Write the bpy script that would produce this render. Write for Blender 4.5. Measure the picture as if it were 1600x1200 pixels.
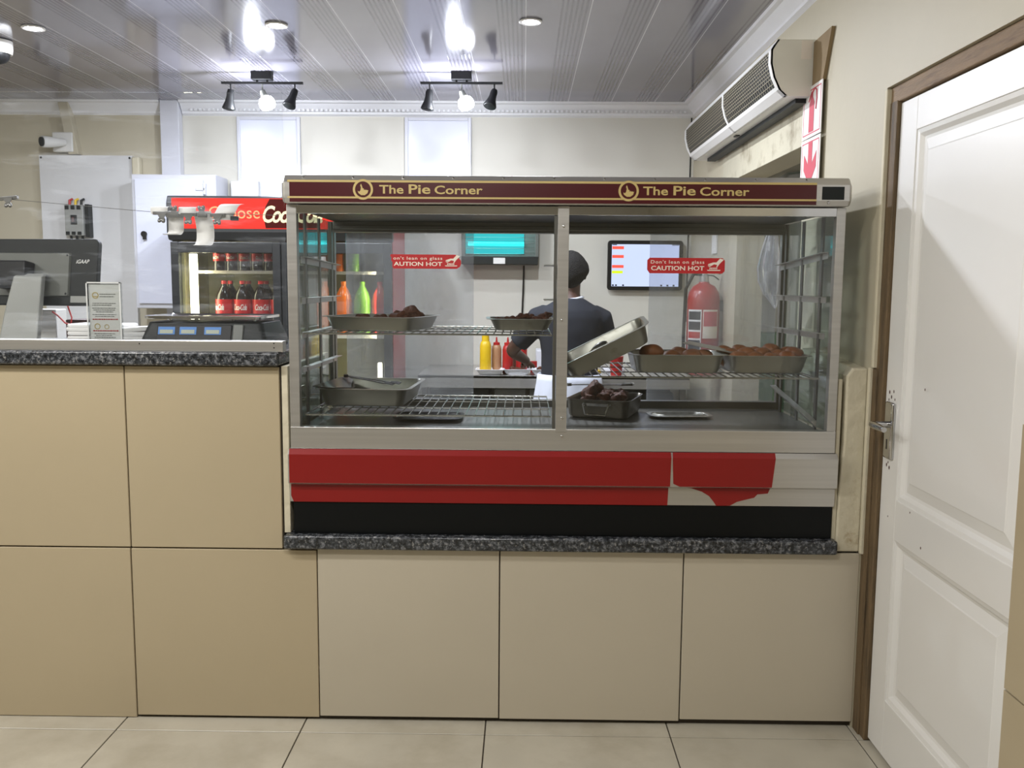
import bpy, bmesh, math, random
from mathutils import Vector, Matrix, Euler
C = bpy.context.scene.collection
random.seed(4)
for o in list(bpy.data.objects): bpy.data.objects.remove(o)
SC = bpy.context.scene
PI = math.pi
R_ = math.radians

# ---------------------------------------------------------------- camera
CAM = Vector((0, -2.82, 1.443)); FPX = 1400.0
_p, _y, _r = R_(6.4), R_(.7), R_(-.42)
_fw = Vector((-math.sin(_y)*math.cos(_p), math.cos(_y)*math.cos(_p), -math.sin(_p)))
_rt = Vector((math.cos(_y), math.sin(_y), 0)); _dn = _fw.cross(_rt)
_rt2 = _rt*math.cos(_r)+_dn*math.sin(_r); _dn2 = _dn*math.cos(_r)-_rt*math.sin(_r)
cd = bpy.data.cameras.new('camera'); cam = bpy.data.objects.new('camera', cd); C.objects.link(cam)
mw = Matrix.Identity(4)
for i in range(3):
    mw[i][0] = _rt2[i]; mw[i][1] = -_dn2[i]; mw[i][2] = -_fw[i]; mw[i][3] = CAM[i]
cam.matrix_world = mw
cd.sensor_width = 36; cd.lens = 36*FPX/1600; cd.clip_start = .05
SC.camera = cam
SC.view_settings.view_transform = 'Standard'; SC.view_settings.look = 'None'
SC.view_settings.gamma = 1; SC.view_settings.use_curve_mapping = False
SC.view_settings.exposure = 0.72
# ---------------------------------------------------------------- world and lights
W = bpy.data.worlds.new('world'); SC.world = W; W.use_nodes = True
W.node_tree.nodes['Background'].inputs[0].default_value = (.8, .85, 1, 1)
W.node_tree.nodes['Background'].inputs[1].default_value = .15
def area(name, loc, sx, sy, power, col=(1, .95, .88), rot=(0, 0, 0), shape='RECTANGLE'):
    l = bpy.data.lights.new(name, 'AREA'); l.shape = shape; l.size = sx
    if shape == 'RECTANGLE': l.size_y = sy
    l.energy = power; l.color = col
    o = bpy.data.objects.new(name, l); C.objects.link(o); o.location = loc; o.rotation_euler = rot
    return o
WARM = (1, .98, .945); COOL = (.86, .9, 1.0)
# assumed, unseen ceiling fittings over the customers' side; point lamps added for sideways light
for x, y in ((-3.0, -1.2), (-.4, -1.9), (-1.7, -1.2)):
    area('assumed_ceiling_light', (x, y, 2.52), 1.2, .16, 13, WARM)
    l = bpy.data.lights.new('added_side_light', 'POINT'); l.energy = 17; l.color = WARM; l.shadow_soft_size = .12
    o = bpy.data.objects.new('added_side_light', l); C.objects.link(o); o.location = (x, y, 2.45)
# kitchen side spotlights (track bulbs) and downlights get their lamps here
TRACKS = [(-1.45, 2.25), (-.35, 2.23)]
DOWN = [(-2.25, 1.40), (-1.12, 1.34), (.02, 1.27)]
for x, y in TRACKS:
    l = bpy.data.lights.new('track_bulb_light', 'POINT'); l.energy = 12.5; l.color = COOL; l.shadow_soft_size = .03
    o = bpy.data.objects.new('track_bulb_light', l); C.objects.link(o); o.location = (x-.04, y-.03, 2.39)
for x, y in DOWN:
    area('downlight_light', (x, y, 2.575), .08, .08, 26, COOL, shape='DISK')

# ---------------------------------------------------------------- materials
def S(r, g, b):
    f = lambda c: (c/255/12.92) if c/255 <= .04045 else ((c/255+.055)/1.055)**2.4
    return (f(r), f(g), f(b), 1)
class NT:
    def __init__(s, name):
        s.m = bpy.data.materials.new(name); s.m.use_nodes = True; s.t = s.m.node_tree; s.t.nodes.clear()
        s.out = s.t.nodes.new('ShaderNodeOutputMaterial')
    def n(s, typ, **kw):
        nd = s.t.nodes.new('ShaderNode'+typ)
        for k, v in kw.items():
            if k.startswith('_'): setattr(nd, k[1:], v)
            else: nd.inputs[k.replace('__', ' ')].default_value = v
        return nd
    def l(s, a, b): s.t.links.new(a, b)
    def math(s, op, a, b=None):
        nd = s.t.nodes.new('ShaderNodeMath'); nd.operation = op
        for i, v in enumerate((a, b)):
            if v is None: continue
            if isinstance(v, (int, float)): nd.inputs[i].default_value = v
            else: s.l(v, nd.inputs[i])
        return nd.outputs[0]
    def mix(s, f, a, b, mode='MIX'):
        nd = s.t.nodes.new('ShaderNodeMix'); nd.data_type = 'RGBA'; nd.blend_type = mode
        for sk, v in ((nd.inputs[0], f), (nd.inputs[6], a), (nd.inputs[7], b)):
            if isinstance(v, (int, float, tuple)): sk.default_value = v
            else: s.l(v, sk)
        return nd.outputs[2]
def mat(name, col, rough=.5, metal=0, var=.06, scale=6, bump=0, bscale=60, spec=.5, stretch=(1, 1, 1), dirt=None, coat=0, trans=0, sub=0):
    T = NT(name); b = T.n('BsdfPrincipled', Roughness=rough, Metallic=metal)
    b.inputs['Specular IOR Level'].default_value = spec
    b.inputs['Coat Weight'].default_value = coat; b.inputs['Transmission Weight'].default_value = trans
    tc = T.n('TexCoord'); mp = T.n('Mapping'); mp.inputs['Scale'].default_value = stretch
    T.l(tc.outputs['Object'], mp.inputs['Vector'])
    nz = T.n('TexNoise', Scale=scale, Detail=4.0); T.l(mp.outputs[0], nz.inputs['Vector'])
    dark = tuple(c*(1-var*2) for c in col[:3])+(1,); lite = tuple(min(1, c*(1+var)) for c in col[:3])+(1,)
    c = T.mix(nz.outputs[0], dark, lite)
    if dirt:
        n2 = T.n('TexNoise', Scale=dirt[1], Detail=6.0, Roughness=.65); T.l(mp.outputs[0], n2.inputs['Vector'])
        rp = T.n('ValToRGB'); rp.color_ramp.elements[0].position = dirt[2]; rp.color_ramp.elements[1].position = dirt[2]+dirt[3]
        T.l(n2.outputs[0], rp.inputs[0]); c = T.mix(rp.outputs[0], c, dirt[0])
    T.l(c, b.inputs['Base Color'])
    if metal > .3:
        T.l(T.math('ADD', T.math('MULTIPLY', nz.outputs[0], .12), rough-.06), b.inputs['Roughness'])
    if bump:
        bn = T.n('TexNoise', Scale=bscale, Detail=3.0); T.l(mp.outputs[0], bn.inputs['Vector'])
        bp = T.n('Bump', Strength=bump, Distance=.01); T.l(bn.outputs[0], bp.inputs['Height']); T.l(bp.outputs[0], b.inputs['Normal'])
    T.l(b.outputs[0], T.out.inputs[0]); return T.m
def emis(name, col, st, var=0.0):
    T = NT(name); e = T.n('Emission', Strength=st)
    tc = T.n('TexCoord'); nz = T.n('TexNoise', Scale=3.0); T.l(tc.outputs['Object'], nz.inputs['Vector'])
    T.l(T.mix(nz.outputs[0], tuple(c*(1-var) for c in col[:3])+(1,), col), e.inputs[0]); T.l(e.outputs[0], T.out.inputs[0]); return T.m
def glass(name, tint=(.93, .96, .95, 1), haze=0.02, hscale=4, smear=None, refl=1.0, rough=.0, hcol=(.8, .82, .85, 1), band=(.5, .8)):
    """thin pane: clear, mirror at grazing angles, with an optional film of grease smears"""
    T = NT(name); tr = T.n('BsdfTransparent', Color=tint); gl = T.n('BsdfGlossy', Roughness=rough); gl.inputs[0].default_value = (1, 1, 1, 1)
    lw = T.n('LayerWeight', Blend=.5)
    f = T.math('ADD', T.math('MULTIPLY', T.math('POWER', lw.outputs['Facing'], 5.0), .8), .045*refl)
    m1 = T.n('MixShader'); T.l(f, m1.inputs[0]); T.l(tr.outputs[0], m1.inputs[1]); T.l(gl.outputs[0], m1.inputs[2])
    tc = T.n('TexCoord'); mp = T.n('Mapping'); T.l(tc.outputs['Object'], mp.inputs[0])
    if smear: mp.inputs['Rotation'].default_value = (0, smear[0], 0); mp.inputs['Scale'].default_value = smear[1]
    nz = T.n('TexNoise', Scale=float(hscale), Detail=5.0, Roughness=.7); T.l(mp.outputs[0], nz.inputs['Vector'])
    rp = T.n('MapRange'); rp.inputs[1].default_value = band[0]; rp.inputs[2].default_value = band[1]; rp.inputs[3].default_value = haze*.15; rp.inputs[4].default_value = haze*2
    T.l(nz.outputs[0], rp.inputs[0])
    df = T.n('BsdfDiffuse', Color=hcol); tl = T.n('BsdfTranslucent', Color=hcol)
    mh = T.n('MixShader'); mh.inputs[0].default_value = .5; T.l(df.outputs[0], mh.inputs[1]); T.l(tl.outputs[0], mh.inputs[2])
    m2 = T.n('MixShader'); T.l(rp.outputs[0], m2.inputs[0]); T.l(m1.outputs[0], m2.inputs[1]); T.l(mh.outputs[0], m2.inputs[2])
    T.l(m2.outputs[0], T.out.inputs[0]); return T.m
def ceiling_mat():
    T = NT('pvc ceiling'); b = T.n('BsdfPrincipled', Roughness=.11); b.inputs['Specular IOR Level'].default_value = .75
    tc = T.n('TexCoord'); sp = T.n('SeparateXYZ'); T.l(tc.outputs['Object'], sp.inputs[0])
    u = T.math('FRACT', T.math('DIVIDE', T.math('ADD', sp.outputs[0], 8.0-.095+.0), .2725))   # 0 at a joint
    joint = T.math('LESS_THAN', u, .014)
    inb = T.math('GREATER_THAN', u, .55)
    g = T.math('LESS_THAN', T.math('FRACT', T.math('MULTIPLY', T.math('SUBTRACT', u, .55), 13.3)), .45)
    gr = T.math('MULTIPLY', inb, g)
    nz = T.n('TexNoise', Scale=2.0); T.l(tc.outputs['Object'], nz.inputs['Vector'])
    base = T.mix(nz.outputs[0], S(122, 120, 130), S(136, 134, 143))
    c = T.mix(gr, base, S(104, 102, 112)); c = T.mix(joint, c, S(200, 200, 206))  # joint highlights painted into the colour as pale lines; grooves painted darker
    T.l(c, b.inputs['Base Color'])
    h = T.math('SUBTRACT', 1.0, T.math('MAXIMUM', gr, T.math('MULTIPLY', joint, 1.0)))
    bp = T.n('Bump', Strength=.25, Distance=.001); T.l(h, bp.inputs['Height']); T.l(bp.outputs[0], b.inputs['Normal'])
    T.l(b.outputs[0], T.out.inputs[0]); return T.m
def granite_mat():
    T = NT('granite'); b = T.n('BsdfPrincipled', Roughness=.18)
    tc = T.n('TexCoord'); n1 = T.n('TexNoise', Scale=60.0, Detail=6.0, Roughness=.7); n2 = T.n('TexNoise', Scale=110.0, Detail=3.0)
    T.l(tc.outputs['Object'], n1.inputs['Vector']); T.l(tc.outputs['Object'], n2.inputs['Vector'])
    r1 = T.n('ValToRGB'); e = r1.color_ramp.elements
    e[0].position = .40; e[0].color = S(22, 24, 26); e[1].position = .62; e[1].color = S(112, 114, 118)
    x = e.new(.52); x.color = S(56, 59, 63)
    T.l(n1.outputs[0], r1.inputs[0])
    r2 = T.n('ValToRGB'); r2.color_ramp.elements[0].position = .58; r2.color_ramp.elements[1].position = .7
    T.l(n2.outputs[0], r2.inputs[0])
    T.l(T.mix(T.math('MULTIPLY', r2.outputs[0], .5), r1.outputs[0], S(170, 168, 165)), b.inputs['Base Color'])
    T.l(b.outputs[0], T.out.inputs[0]); return T.m
M = dict(
 steel=mat('brushed steel', S(196, 194, 190), .36, .8, .10, 3, stretch=(1, 1, 30)),
 steel_h=mat('brushed steel band', S(204, 202, 198), .32, .8, .10, 2, stretch=(.6, 1, 40)),
 steel_d=mat('dull steel', S(125, 124, 120), .38, .85, .12, 5),
 pan=mat('pan steel', S(178, 176, 168), .34, .95, .12, 9, dirt=(S(90, 82, 66), 7, .62, .2)),
 pan_d=mat('dark pan steel', S(120, 116, 108), .30, .9, .2, 12, dirt=(S(55, 46, 36), 9, .55, .2)),
 wire=mat('chromed wire', S(176, 175, 168), .25, .9, .05, 20),
 chrome=mat('chrome', S(200, 200, 200), .12, 1, .03, 20),
 blackm=mat('black steel sheet', S(6, 9, 11), .4, 0, .1, 5, spec=.25, dirt=(S(40, 40, 38), 30, .72, .1)),
 black=mat('black plastic', S(14, 15, 16), .45, 0, .1, 20, spec=.3),
 dgrey=mat('dark grey plastic', S(22, 26, 25), .5, 0, .08, 12, spec=.3),
 mgrey=mat('mid grey plastic', S(92, 94, 88), .45, 0, .06, 12),
 lgrey=mat('light grey plastic', S(140, 141, 136), .4, 0, .05, 12),
 white=mat('white plastic', S(215, 214, 210), .4, 0, .03, 10),
 paper=mat('paper', S(226, 224, 220), .8, 0, .03, 15, bump=.1),
 foam=mat('white foam', S(225, 226, 232), .7, 0, .03, 30, bump=.1),
 paint=mat('cream wall paint', S(182, 174, 151), .55, 0, .04, 2.5, bump=.08, bscale=25, dirt=(S(180, 172, 150), 2.2, .60, .25)),
 paintk=mat('kitchen wall paint', S(206, 203, 192), .6, 0, .03, 2, bump=.06, bscale=20),
 paintl=mat('old cream wall paint', S(188, 180, 158), .6, 0, .06, 1.6, bump=.1, bscale=20),
 plaster=mat('rough plaster', S(204, 196, 172), .75, 0, .08, 9, bump=.5, bscale=30, dirt=(S(150, 128, 92), 12, .62, .15)),
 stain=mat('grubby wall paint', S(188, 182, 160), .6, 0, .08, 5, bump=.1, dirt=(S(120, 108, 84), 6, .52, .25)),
 cornice=mat('white cornice', S(222, 222, 224), .5, 0, .03, 8),
 panelw=mat('gloss white panel', S(214, 217, 232), .22, 0, .02, 3),
 board=mat('white board', S(206, 206, 206), .45, 0, .03, 4),
 cabw=mat('painted steel enclosure', S(205, 206, 214), .4, 0, .03, 6),
 tile=mat('beige wall tile', S(178, 164, 136), .28, 0, .05, 1.6),
 tile2=mat('greige wall tile', S(190, 181, 162), .28, 0, .05, 1.6),
 grout=mat('dark grout', S(62, 54, 44), .8, 0, .1, 30),
 floor=mat('stone look floor tile', S(186, 180, 164), .3, 0, .12, 5, dirt=(S(160, 152, 134), 3.5, .45, .3)),
 red=mat('red vinyl', S(132, 16, 14), .38, 0, .05, 3),
 red_sign=mat('red vinyl lettering board', S(178, 32, 36), .5, 0, .03, 20),
 maroon=mat('maroon vinyl', S(72, 10, 18), .3, 0, .12, 3),
 gold=mat('gold vinyl', S(196, 174, 112), .5, 0, .04, 20),
 cream=mat('cream print', S(232, 222, 208), .6, 0, .03, 20),
 doorp=mat('white door paint', S(226, 225, 221), .3, 0, .02, 3, dirt=(S(212, 208, 196), 2.2, .66, .2)),
 wood=mat('weathered brown wood', S(112, 92, 64), .65, 0, .25, 12, bump=.4, stretch=(6, 6, .6), dirt=(S(56, 46, 32), 5, .46, .25)),
 woodh=mat('brown wood head', S(136, 112, 82), .65, 0, .2, 12, bump=.3, stretch=(6, .6, 6), dirt=(S(88, 62, 40), 8, .52, .2)),
 cardboard=mat('brown board', S(136, 116, 84), .8, 0, .08, 6),
 meshtan=mat('tan grille mesh', S(150, 142, 120), .5, .2, .05, 20),
 beigeplastic=mat('aged beige metal', S(222, 219, 206), .45, 0, .03, 5),
 fridge=mat('black fridge body', S(24, 26, 28), .35, 0, .1, 6),
 fridger=mat('red fridge side', S(168, 30, 40), .4, 0, .05, 5),
 lining=mat('cream fridge lining', S(120, 116, 90), .5, 0, .05, 5),
 cola=mat('cola liquid', S(24, 10, 8), .08, 0, .1, 10),
 redl=mat('red bottle label', S(196, 26, 26), .4, 0, .06, 10),
 orange=mat('orange drink', S(226, 106, 20), .15, 0, .06, 10),
 green=mat('green drink', S(120, 170, 30), .15, 0, .06, 10),
 redd=mat('red drink', S(200, 50, 30), .15, 0, .06, 10),
 yellow=mat('yellow squeeze plastic', S(222, 184, 24), .35, 0, .04, 10),
 tan=mat('tan sauce bottle', S(172, 128, 92), .35, 0, .05, 10),
 sauce=mat('red squeeze plastic', S(170, 24, 26), .35, 0, .05, 10),
 extred=mat('extinguisher red', S(160, 26, 26), .3, 0, .04, 8),
 meat=mat('roast meat', S(98, 48, 24), .62, 0, .35, 40, bump=.8, bscale=90, dirt=(S(48, 20, 12), 35, .5, .2)),
 roll=mat('baked crust', S(162, 102, 64), .45, 0, .2, 22, bump=.3, bscale=60, dirt=(S(190, 138, 94), 14, .6, .25)),
 skin=mat('dark skin', S(78, 50, 38), .45, 0, .1, 25),
 hair=mat('black hair', S(20, 17, 16), .85, 0, .3, 120, bump=1, bscale=180),
 navy=mat('navy cotton', S(29, 32, 42), .85, 0, .12, 20, bump=.3, bscale=12),
 apron=mat('white cotton', S(214, 218, 232), .8, 0, .04, 6, bump=.5, bscale=7),
 trouser=mat('dark trousers', S(36, 36, 40), .85, 0, .1, 20),
 blue=mat('blue panel', S(40, 110, 180), .4, 0, .05, 20),
 lcd=mat('grey lcd', S(150, 158, 140), .3, 0, .03, 20),
 redcable=mat('red cable', S(180, 40, 40), .5, 0, .05, 20),
 brownbox=mat('brown plastic', S(78, 48, 42), .5, 0, .1, 10),
 signred=mat('sign red', S(196, 72, 88), .5, 0, .05, 10),
 dark=mat('dark void', S(34, 34, 32), .8, 0, .1, 10),
 greenp=mat('green paint', S(110, 140, 112), .6, 0, .05, 10),
 granite=granite_mat(), ceiling=ceiling_mat(),
 glass=glass('shop glass', haze=.006, hscale=9, refl=.6, tint=(.885, .895, .89, 1)),
 sglass=glass('side glass', haze=.03, hscale=7, refl=1.3, tint=(.85, .9, .88, 1)),
 rglass=glass('smeared rear glass', haze=.11, hscale=3, refl=1.6, tint=(.86, .87, .88, 1), smear=(0, (1, 1, .35)), band=(.35, .75)),
 cglass=glass('greasy counter glass', haze=.042, hscale=3.6, refl=.3, smear=(R_(24), (.8, 1, 5)), band=(.54, .70), tint=(.975, .98, .98, 1)),
 fglass=glass('fridge door glass', haze=.02, hscale=5, refl=1.0, tint=(.8, .82, .82, 1)),
 plasticbag=glass('clear plastic bag', haze=.32, hscale=26, refl=7, rough=.18, tint=(.8, .8, .81, 1), smear=(0, (1, 1, .12)), band=(.4, .62)),
 led=emis('fridge led', (1, .93, .62, 1), 9), bulb=emis('bulb glow', (.86, .9, 1, 1), 16), dl=emis('downlight glow', (.84, .86, 1, 1), 30),
 cyan=emis('insect tube glow', (.02, .75, .80, 1), 2.0), cyan2=emis('insect light back', (.04, .55, .60, 1), 1.0, .3),
 screen=emis('screen glow', (.60, .68, .98, 1), .95, .06), scr=emis('screen red', (1, .12, .08, 1), .9), scy=emis('screen yellow', (.75, .9, .02, 1), .9),
 coke=emis('backlit red header', S(236, 56, 46), .95, .1), coke_t=emis('backlit cream lettering', S(250, 170, 120), 1.0), coke_w=emis('backlit white lettering', S(250, 236, 190), 1.0),
 coke_b=emis('backlit dark bottle', S(90, 22, 18), .8, .4),
)
# ---------------------------------------------------------------- mesh helpers
def wloc(o):
    v = Vector((0, 0, 0))
    while o: v = v+o.location; o = o.parent
    return v
def rrect(cx, cy, w, d, r, n=5):
    pts = []
    for sx, sy, a0 in ((1, 1, 0), (-1, 1, 90), (-1, -1, 180), (1, -1, 270)):
        for i in range(n+1):
            a = R_(a0+90*i/n); pts.append((cx+sx*(w/2-r)+r*math.cos(a), cy+sy*(d/2-r)+r*math.sin(a)))
    return pts
class MB:
    def __init__(s): s.v = []; s.f = []; s.m = []
    def add(s, vs, fs, mi=0):
        b = len(s.v); s.v += [Vector(v) for v in vs]; s.f += [tuple(i+b for i in f) for f in fs]; s.m += [mi]*len(fs); return s
    def box(s, x0, x1, y0, y1, z0, z1, mi=0):
        return s.add([(x, y, z) for z in (z0, z1) for y in (y0, y1) for x in (x0, x1)],
                     [(0, 2, 3, 1), (4, 5, 7, 6), (0, 1, 5, 4), (2, 6, 7, 3), (0, 4, 6, 2), (1, 3, 7, 5)], mi)
    def loft(s, rings, cap0=True, cap1=True, mi=0, closed=True):
        n = len(rings[0]); vs = [p for r in rings for p in r]; fs = []
        for i in range(len(rings)-1):
            for j in range(n if closed else n-1):
                k = (j+1) % n; fs.append((i*n+j, i*n+k, (i+1)*n+k, (i+1)*n+j))
        if cap0: fs.append(tuple(range(n-1, -1, -1)))
        if cap1: fs.append(tuple((len(rings)-1)*n+j for j in range(n)))
        return s.add(vs, fs, mi)
    def tube(s, pts, r, n=8, mi=0, cap=True):
        pts = [Vector(p) for p in pts]; rings = []; up = None
        for i, p in enumerate(pts):
            t = (pts[min(i+1, len(pts)-1)]-pts[max(i-1, 0)]).normalized()
            if up is None: up = t.orthogonal().normalized()
            up = (up-t*up.dot(t)).normalized(); q = t.cross(up)
            rr = r[i] if isinstance(r, (list, tuple)) else r
            rings.append([p+(up*math.cos(2*PI*k/n)+q*math.sin(2*PI*k/n))*rr for k in range(n)])
        return s.loft(rings, cap, cap, mi)
    def lathe(s, prof, c=(0, 0, 0), n=24, mi=0):
        return s.loft([[(c[0]+r*math.cos(2*PI*k/n), c[1]+r*math.sin(2*PI*k/n), c[2]+z) for k in range(n)] for r, z in prof], True, True, mi)
    def prism(s, poly, axis, a, b, mi=0):
        f = {'x': lambda p, t: (t, p[0], p[1]), 'y': lambda p, t: (p[0], t, p[1]), 'z': lambda p, t: (p[0], p[1], t)}[axis]
        return s.loft([[f(p, a) for p in poly], [f(p, b) for p in poly]], True, True, mi)
    def ell(s, c, rx, ry, rz, n=14, m=9, mi=0):
        rings = []
        for i in range(m+1):
            a = -PI/2+PI*i/m; a = max(-PI/2+.05, min(PI/2-.05, a))
            rings.append([(c[0]+rx*math.cos(a)*math.cos(2*PI*k/n), c[1]+ry*math.cos(a)*math.sin(2*PI*k/n), c[2]+rz*math.sin(a)) for k in range(n)])
        return s.loft(rings, True, True, mi)
    def xf(s, mtx, start=0):
        for i in range(start, len(s.v)): s.v[i] = mtx @ s.v[i]
        return s
    def build(s, name, mt, parent=None, smooth=True, bevel=0, loc=None, bseg=2):
        me = bpy.data.meshes.new(name); off = wloc(parent) if parent else None
        if off is None:
            if loc is None:
                xs = [v.x for v in s.v]; ys = [v.y for v in s.v]; zs = [v.z for v in s.v]
                loc = ((min(xs)+max(xs))/2, (min(ys)+max(ys))/2, min(zs))
            off = Vector(loc)
        me.from_pydata([v-off for v in s.v], [], s.f)
        mts = mt if isinstance(mt, list) else [mt]
        for m_ in mts: me.materials.append(M[m_] if isinstance(m_, str) else m_)
        me.polygons.foreach_set('material_index', s.m)
        bm = bmesh.new(); bm.from_mesh(me); bmesh.ops.recalc_face_normals(bm, faces=bm.faces); bm.to_mesh(me); bm.free()
        if smooth:
            me.polygons.foreach_set('use_smooth', [True]*len(me.polygons))
            me.set_sharp_from_angle(angle=R_(35))
        o = bpy.data.objects.new(name, me); C.objects.link(o)
        if parent: o.parent = parent
        else: o.location = off
        if bevel:
            bv = o.modifiers.new('bevel', 'BEVEL'); bv.width = bevel; bv.segments = bseg; bv.limit_method = 'ANGLE'; bv.angle_limit = R_(50)
        return o
def tag(o, label=None, cat=None, group=None, kind=None):
    if label: o['label'] = label
    if cat: o['category'] = cat
    if group: o['group'] = group
    if kind: o['kind'] = kind
    return o
def thing(name, loc, label, cat, group=None, rz=0):
    o = bpy.data.objects.new(name, None); C.objects.link(o); o.location = loc; o.rotation_euler = (0, 0, rz)
    o.empty_display_size = .05
    return tag(o, label, cat, group)
def struct(o): o['kind'] = 'structure'; return o
def dup(root, loc, rz=None, label=None, group=None, rot=None, scale=None):
    r = root.copy(); C.objects.link(r); r.location = loc
    if rz is not None: r.rotation_euler = (0, 0, rz)
    if rot: r.rotation_euler = rot
    if scale: r.scale = scale
    if label: r['label'] = label
    if group: r['group'] = group
    for ch in list(root.children):
        c = ch.copy(); C.objects.link(c); c.parent = r
        for g in list(ch.children):
            d = g.copy(); C.objects.link(d); d.parent = c
    return r
def text_geo(body, bold=0.0, shear=0.0, ext=.0006, space=1.0):
    cu = bpy.data.curves.new('t', 'FONT'); cu.body = body; cu.size = 1; cu.offset = bold; cu.shear = shear; cu.extrude = 0; cu.space_character = space
    cu.resolution_u = 3
    o = bpy.data.objects.new('t', cu); C.objects.link(o); dg = bpy.context.evaluated_depsgraph_get()
    me = bpy.data.meshes.new_from_object(o.evaluated_get(dg)); vs = [v.co.copy() for v in me.vertices]; fs = [tuple(p.vertices) for p in me.polygons]
    bpy.data.objects.remove(o); bpy.data.curves.remove(cu); bpy.data.meshes.remove(me)
    return vs, fs
def text(mb, body, x0, x1, z0, z1, y, bold=.0, shear=0, mi=0, back=False, mtx=None, space=1.0):
    """flat lettering stretched to the rectangle x0..x1, z0..z1 facing -Y (or rotated by mtx)"""
    vs, fs = text_geo(body, bold, shear, space=space)
    if not vs: return mb
    ax = min(v.x for v in vs); bx = max(v.x for v in vs); ay = min(v.y for v in vs); by = max(v.y for v in vs)
    out = [Vector((x0+(v.x-ax)/(bx-ax)*(x1-x0), y, z0+(v.y-ay)/(by-ay)*(z1-z0))) for v in vs]
    if mtx: out = [mtx @ v for v in out]
    return mb.add(out, fs, mi)
ORD = ['first', 'second', 'third', 'fourth', 'fifth', 'sixth', 'seventh', 'eighth', 'ninth', 'tenth', 'eleventh', 'twelfth']

# ================================================================ THE SETTING
XR, YB, ZC = 1.088, 3.1, 2.59
XL = -4.2; YN = -5.6
# floor: tiles over a grout bed
b = MB(); b.box(XL, 3.0, YN, YB+.3, -.06, -.004, 1)
x = -.113-.5965*8
while x < 2.9:
    y = -.083-.5965*10
    while y < YB:
        b.box(x+.002, x+.5945, y+.002, y+.5945, -.02, 0, 0); y += .5965
    x += .5965
struct(b.build('floor', ['floor', 'grout'], smooth=False, bevel=.0012, bseg=1))
struct(MB().box(XL, XR+.02, YN, YB+.1, ZC, ZC+.05).build('ceiling', 'ceiling', smooth=False, loc=(0, 0, ZC)))
struct(MB().box(XR+.12, 3.0, -.5, YB+.1, 2.4, 2.45).build('ceiling', 'paintk', smooth=False))
struct(MB().box(-2.22, 3.0, YB, YB+.1, 0, ZC+.02).build('wall_back', 'paintk', smooth=False))
struct(MB().box(XL, -2.22, YB-.01, YB+.1, 0, ZC+.02).build('wall_back', 'paintl', smooth=False))
struct(MB().box(XL-.1, XL, YN, YB, 0, ZC+.02).build('wall_left', 'paintl', smooth=False))
struct(MB().box(XL-.1, 1.3, YN-.1, YN, 0, ZC+.02).build('wall_front', 'paint', smooth=False))
# right wall with the passage opening and the door opening
b = MB()
OY0, OY1, OZ = .76, 1.83, 1.985
b.box(XR, XR+.14, OY1, YB, 0, ZC)
b.box(XR, XR+.14, OY0, OY1, OZ, ZC)
b.box(XR, XR+.14, -.03, OY0, 1.19, ZC); b.box(XR, XR+.14, -.002, OY0, 0, 1.19)
b.box(XR, XR+.14, -.898, -.03, 2.035, ZC)
struct(b.build('wall_right', 'paint', smooth=False))
struct(MB().box(XR, XR+.14, YN, -.898, 0, ZC).build('wall_right', 'paint', smooth=False))
b = MB(); b.box(XR-.004, XR-.001, -2.1, -.902, .0, 1.14, 1)
for k, (z0, z1) in enumerate(((0, .553), (.557, 1.15))):
    for y in (-.900, -1.500): b.box(XR-.012, XR-.003, y-.596, y, z0, z1, 0)
struct(b.build('trim_3', ['tile', 'grout'], smooth=False))
# grubby lintel paint patch under the air curtain
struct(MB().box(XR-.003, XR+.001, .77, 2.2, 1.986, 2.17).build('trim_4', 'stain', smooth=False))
struct(MB().box(2.6, 2.7, -.5, YB, 0, 2.45).build('wall_passage', 'paintl', smooth=False))
# strip of trunking in the back right corner, pilasters
struct(MB().box(1.064, 1.072, YB-.004, YB, 1.2, 2.52).build('trim_5', 'dark', smooth=False))
struct(MB().box(-2.335, -2.215, YB-.07, YB, 0, ZC).build('trim_6', 'cabw', smooth=False, bevel=.004))
b = MB(); b.add([(-2.99, YB-.07, 2.575), (-2.925, YB-.07, 2.575), (-2.87, YB-.07, 2.25), (-2.935, YB-.07, 2.25), (-2.99, YB-.01, 2.575), (-2.925, YB-.01, 2.575), (-2.87, YB-.01, 2.25), (-2.935, YB-.01, 2.25)],
               [(0, 1, 2, 3), (4, 5, 6, 7), (0, 1, 5, 4), (1, 2, 6, 5), (2, 3, 7, 6), (3, 0, 4, 7)])
struct(b.build('trim_7', 'paintl', smooth=False, bevel=.004))
# cornices
prof = [(0, 0), (-.085, 0), (-.08, -.012), (-.06, -.016), (-.05, -.03), (-.022, -.062), (-.02, -.074), (-.008, -.08), (0, -.085)]
b = MB(); b.loft([[(t, YB+p[0], ZC+p[1]) for p in prof] for t in (-2.21, XR)])
b.loft([[(t, YB-.01+p[0]*.8, ZC+p[1]) for p in prof] for t in (XL, -2.34)])
for i in range(110):
    x = -2.15+i*.029
    b.box(x, x+.014, YB-.047, YB-.03, ZC-.062, ZC-.047)
struct(b.build('trim_1', 'cornice', smooth=False))
b = MB(); b.loft([[(XR+p[0], t, ZC+p[1]) for p in prof] for t in (-3.0, YB-.05)])
struct(b.build('trim_2', 'cornice', smooth=False))

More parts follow.
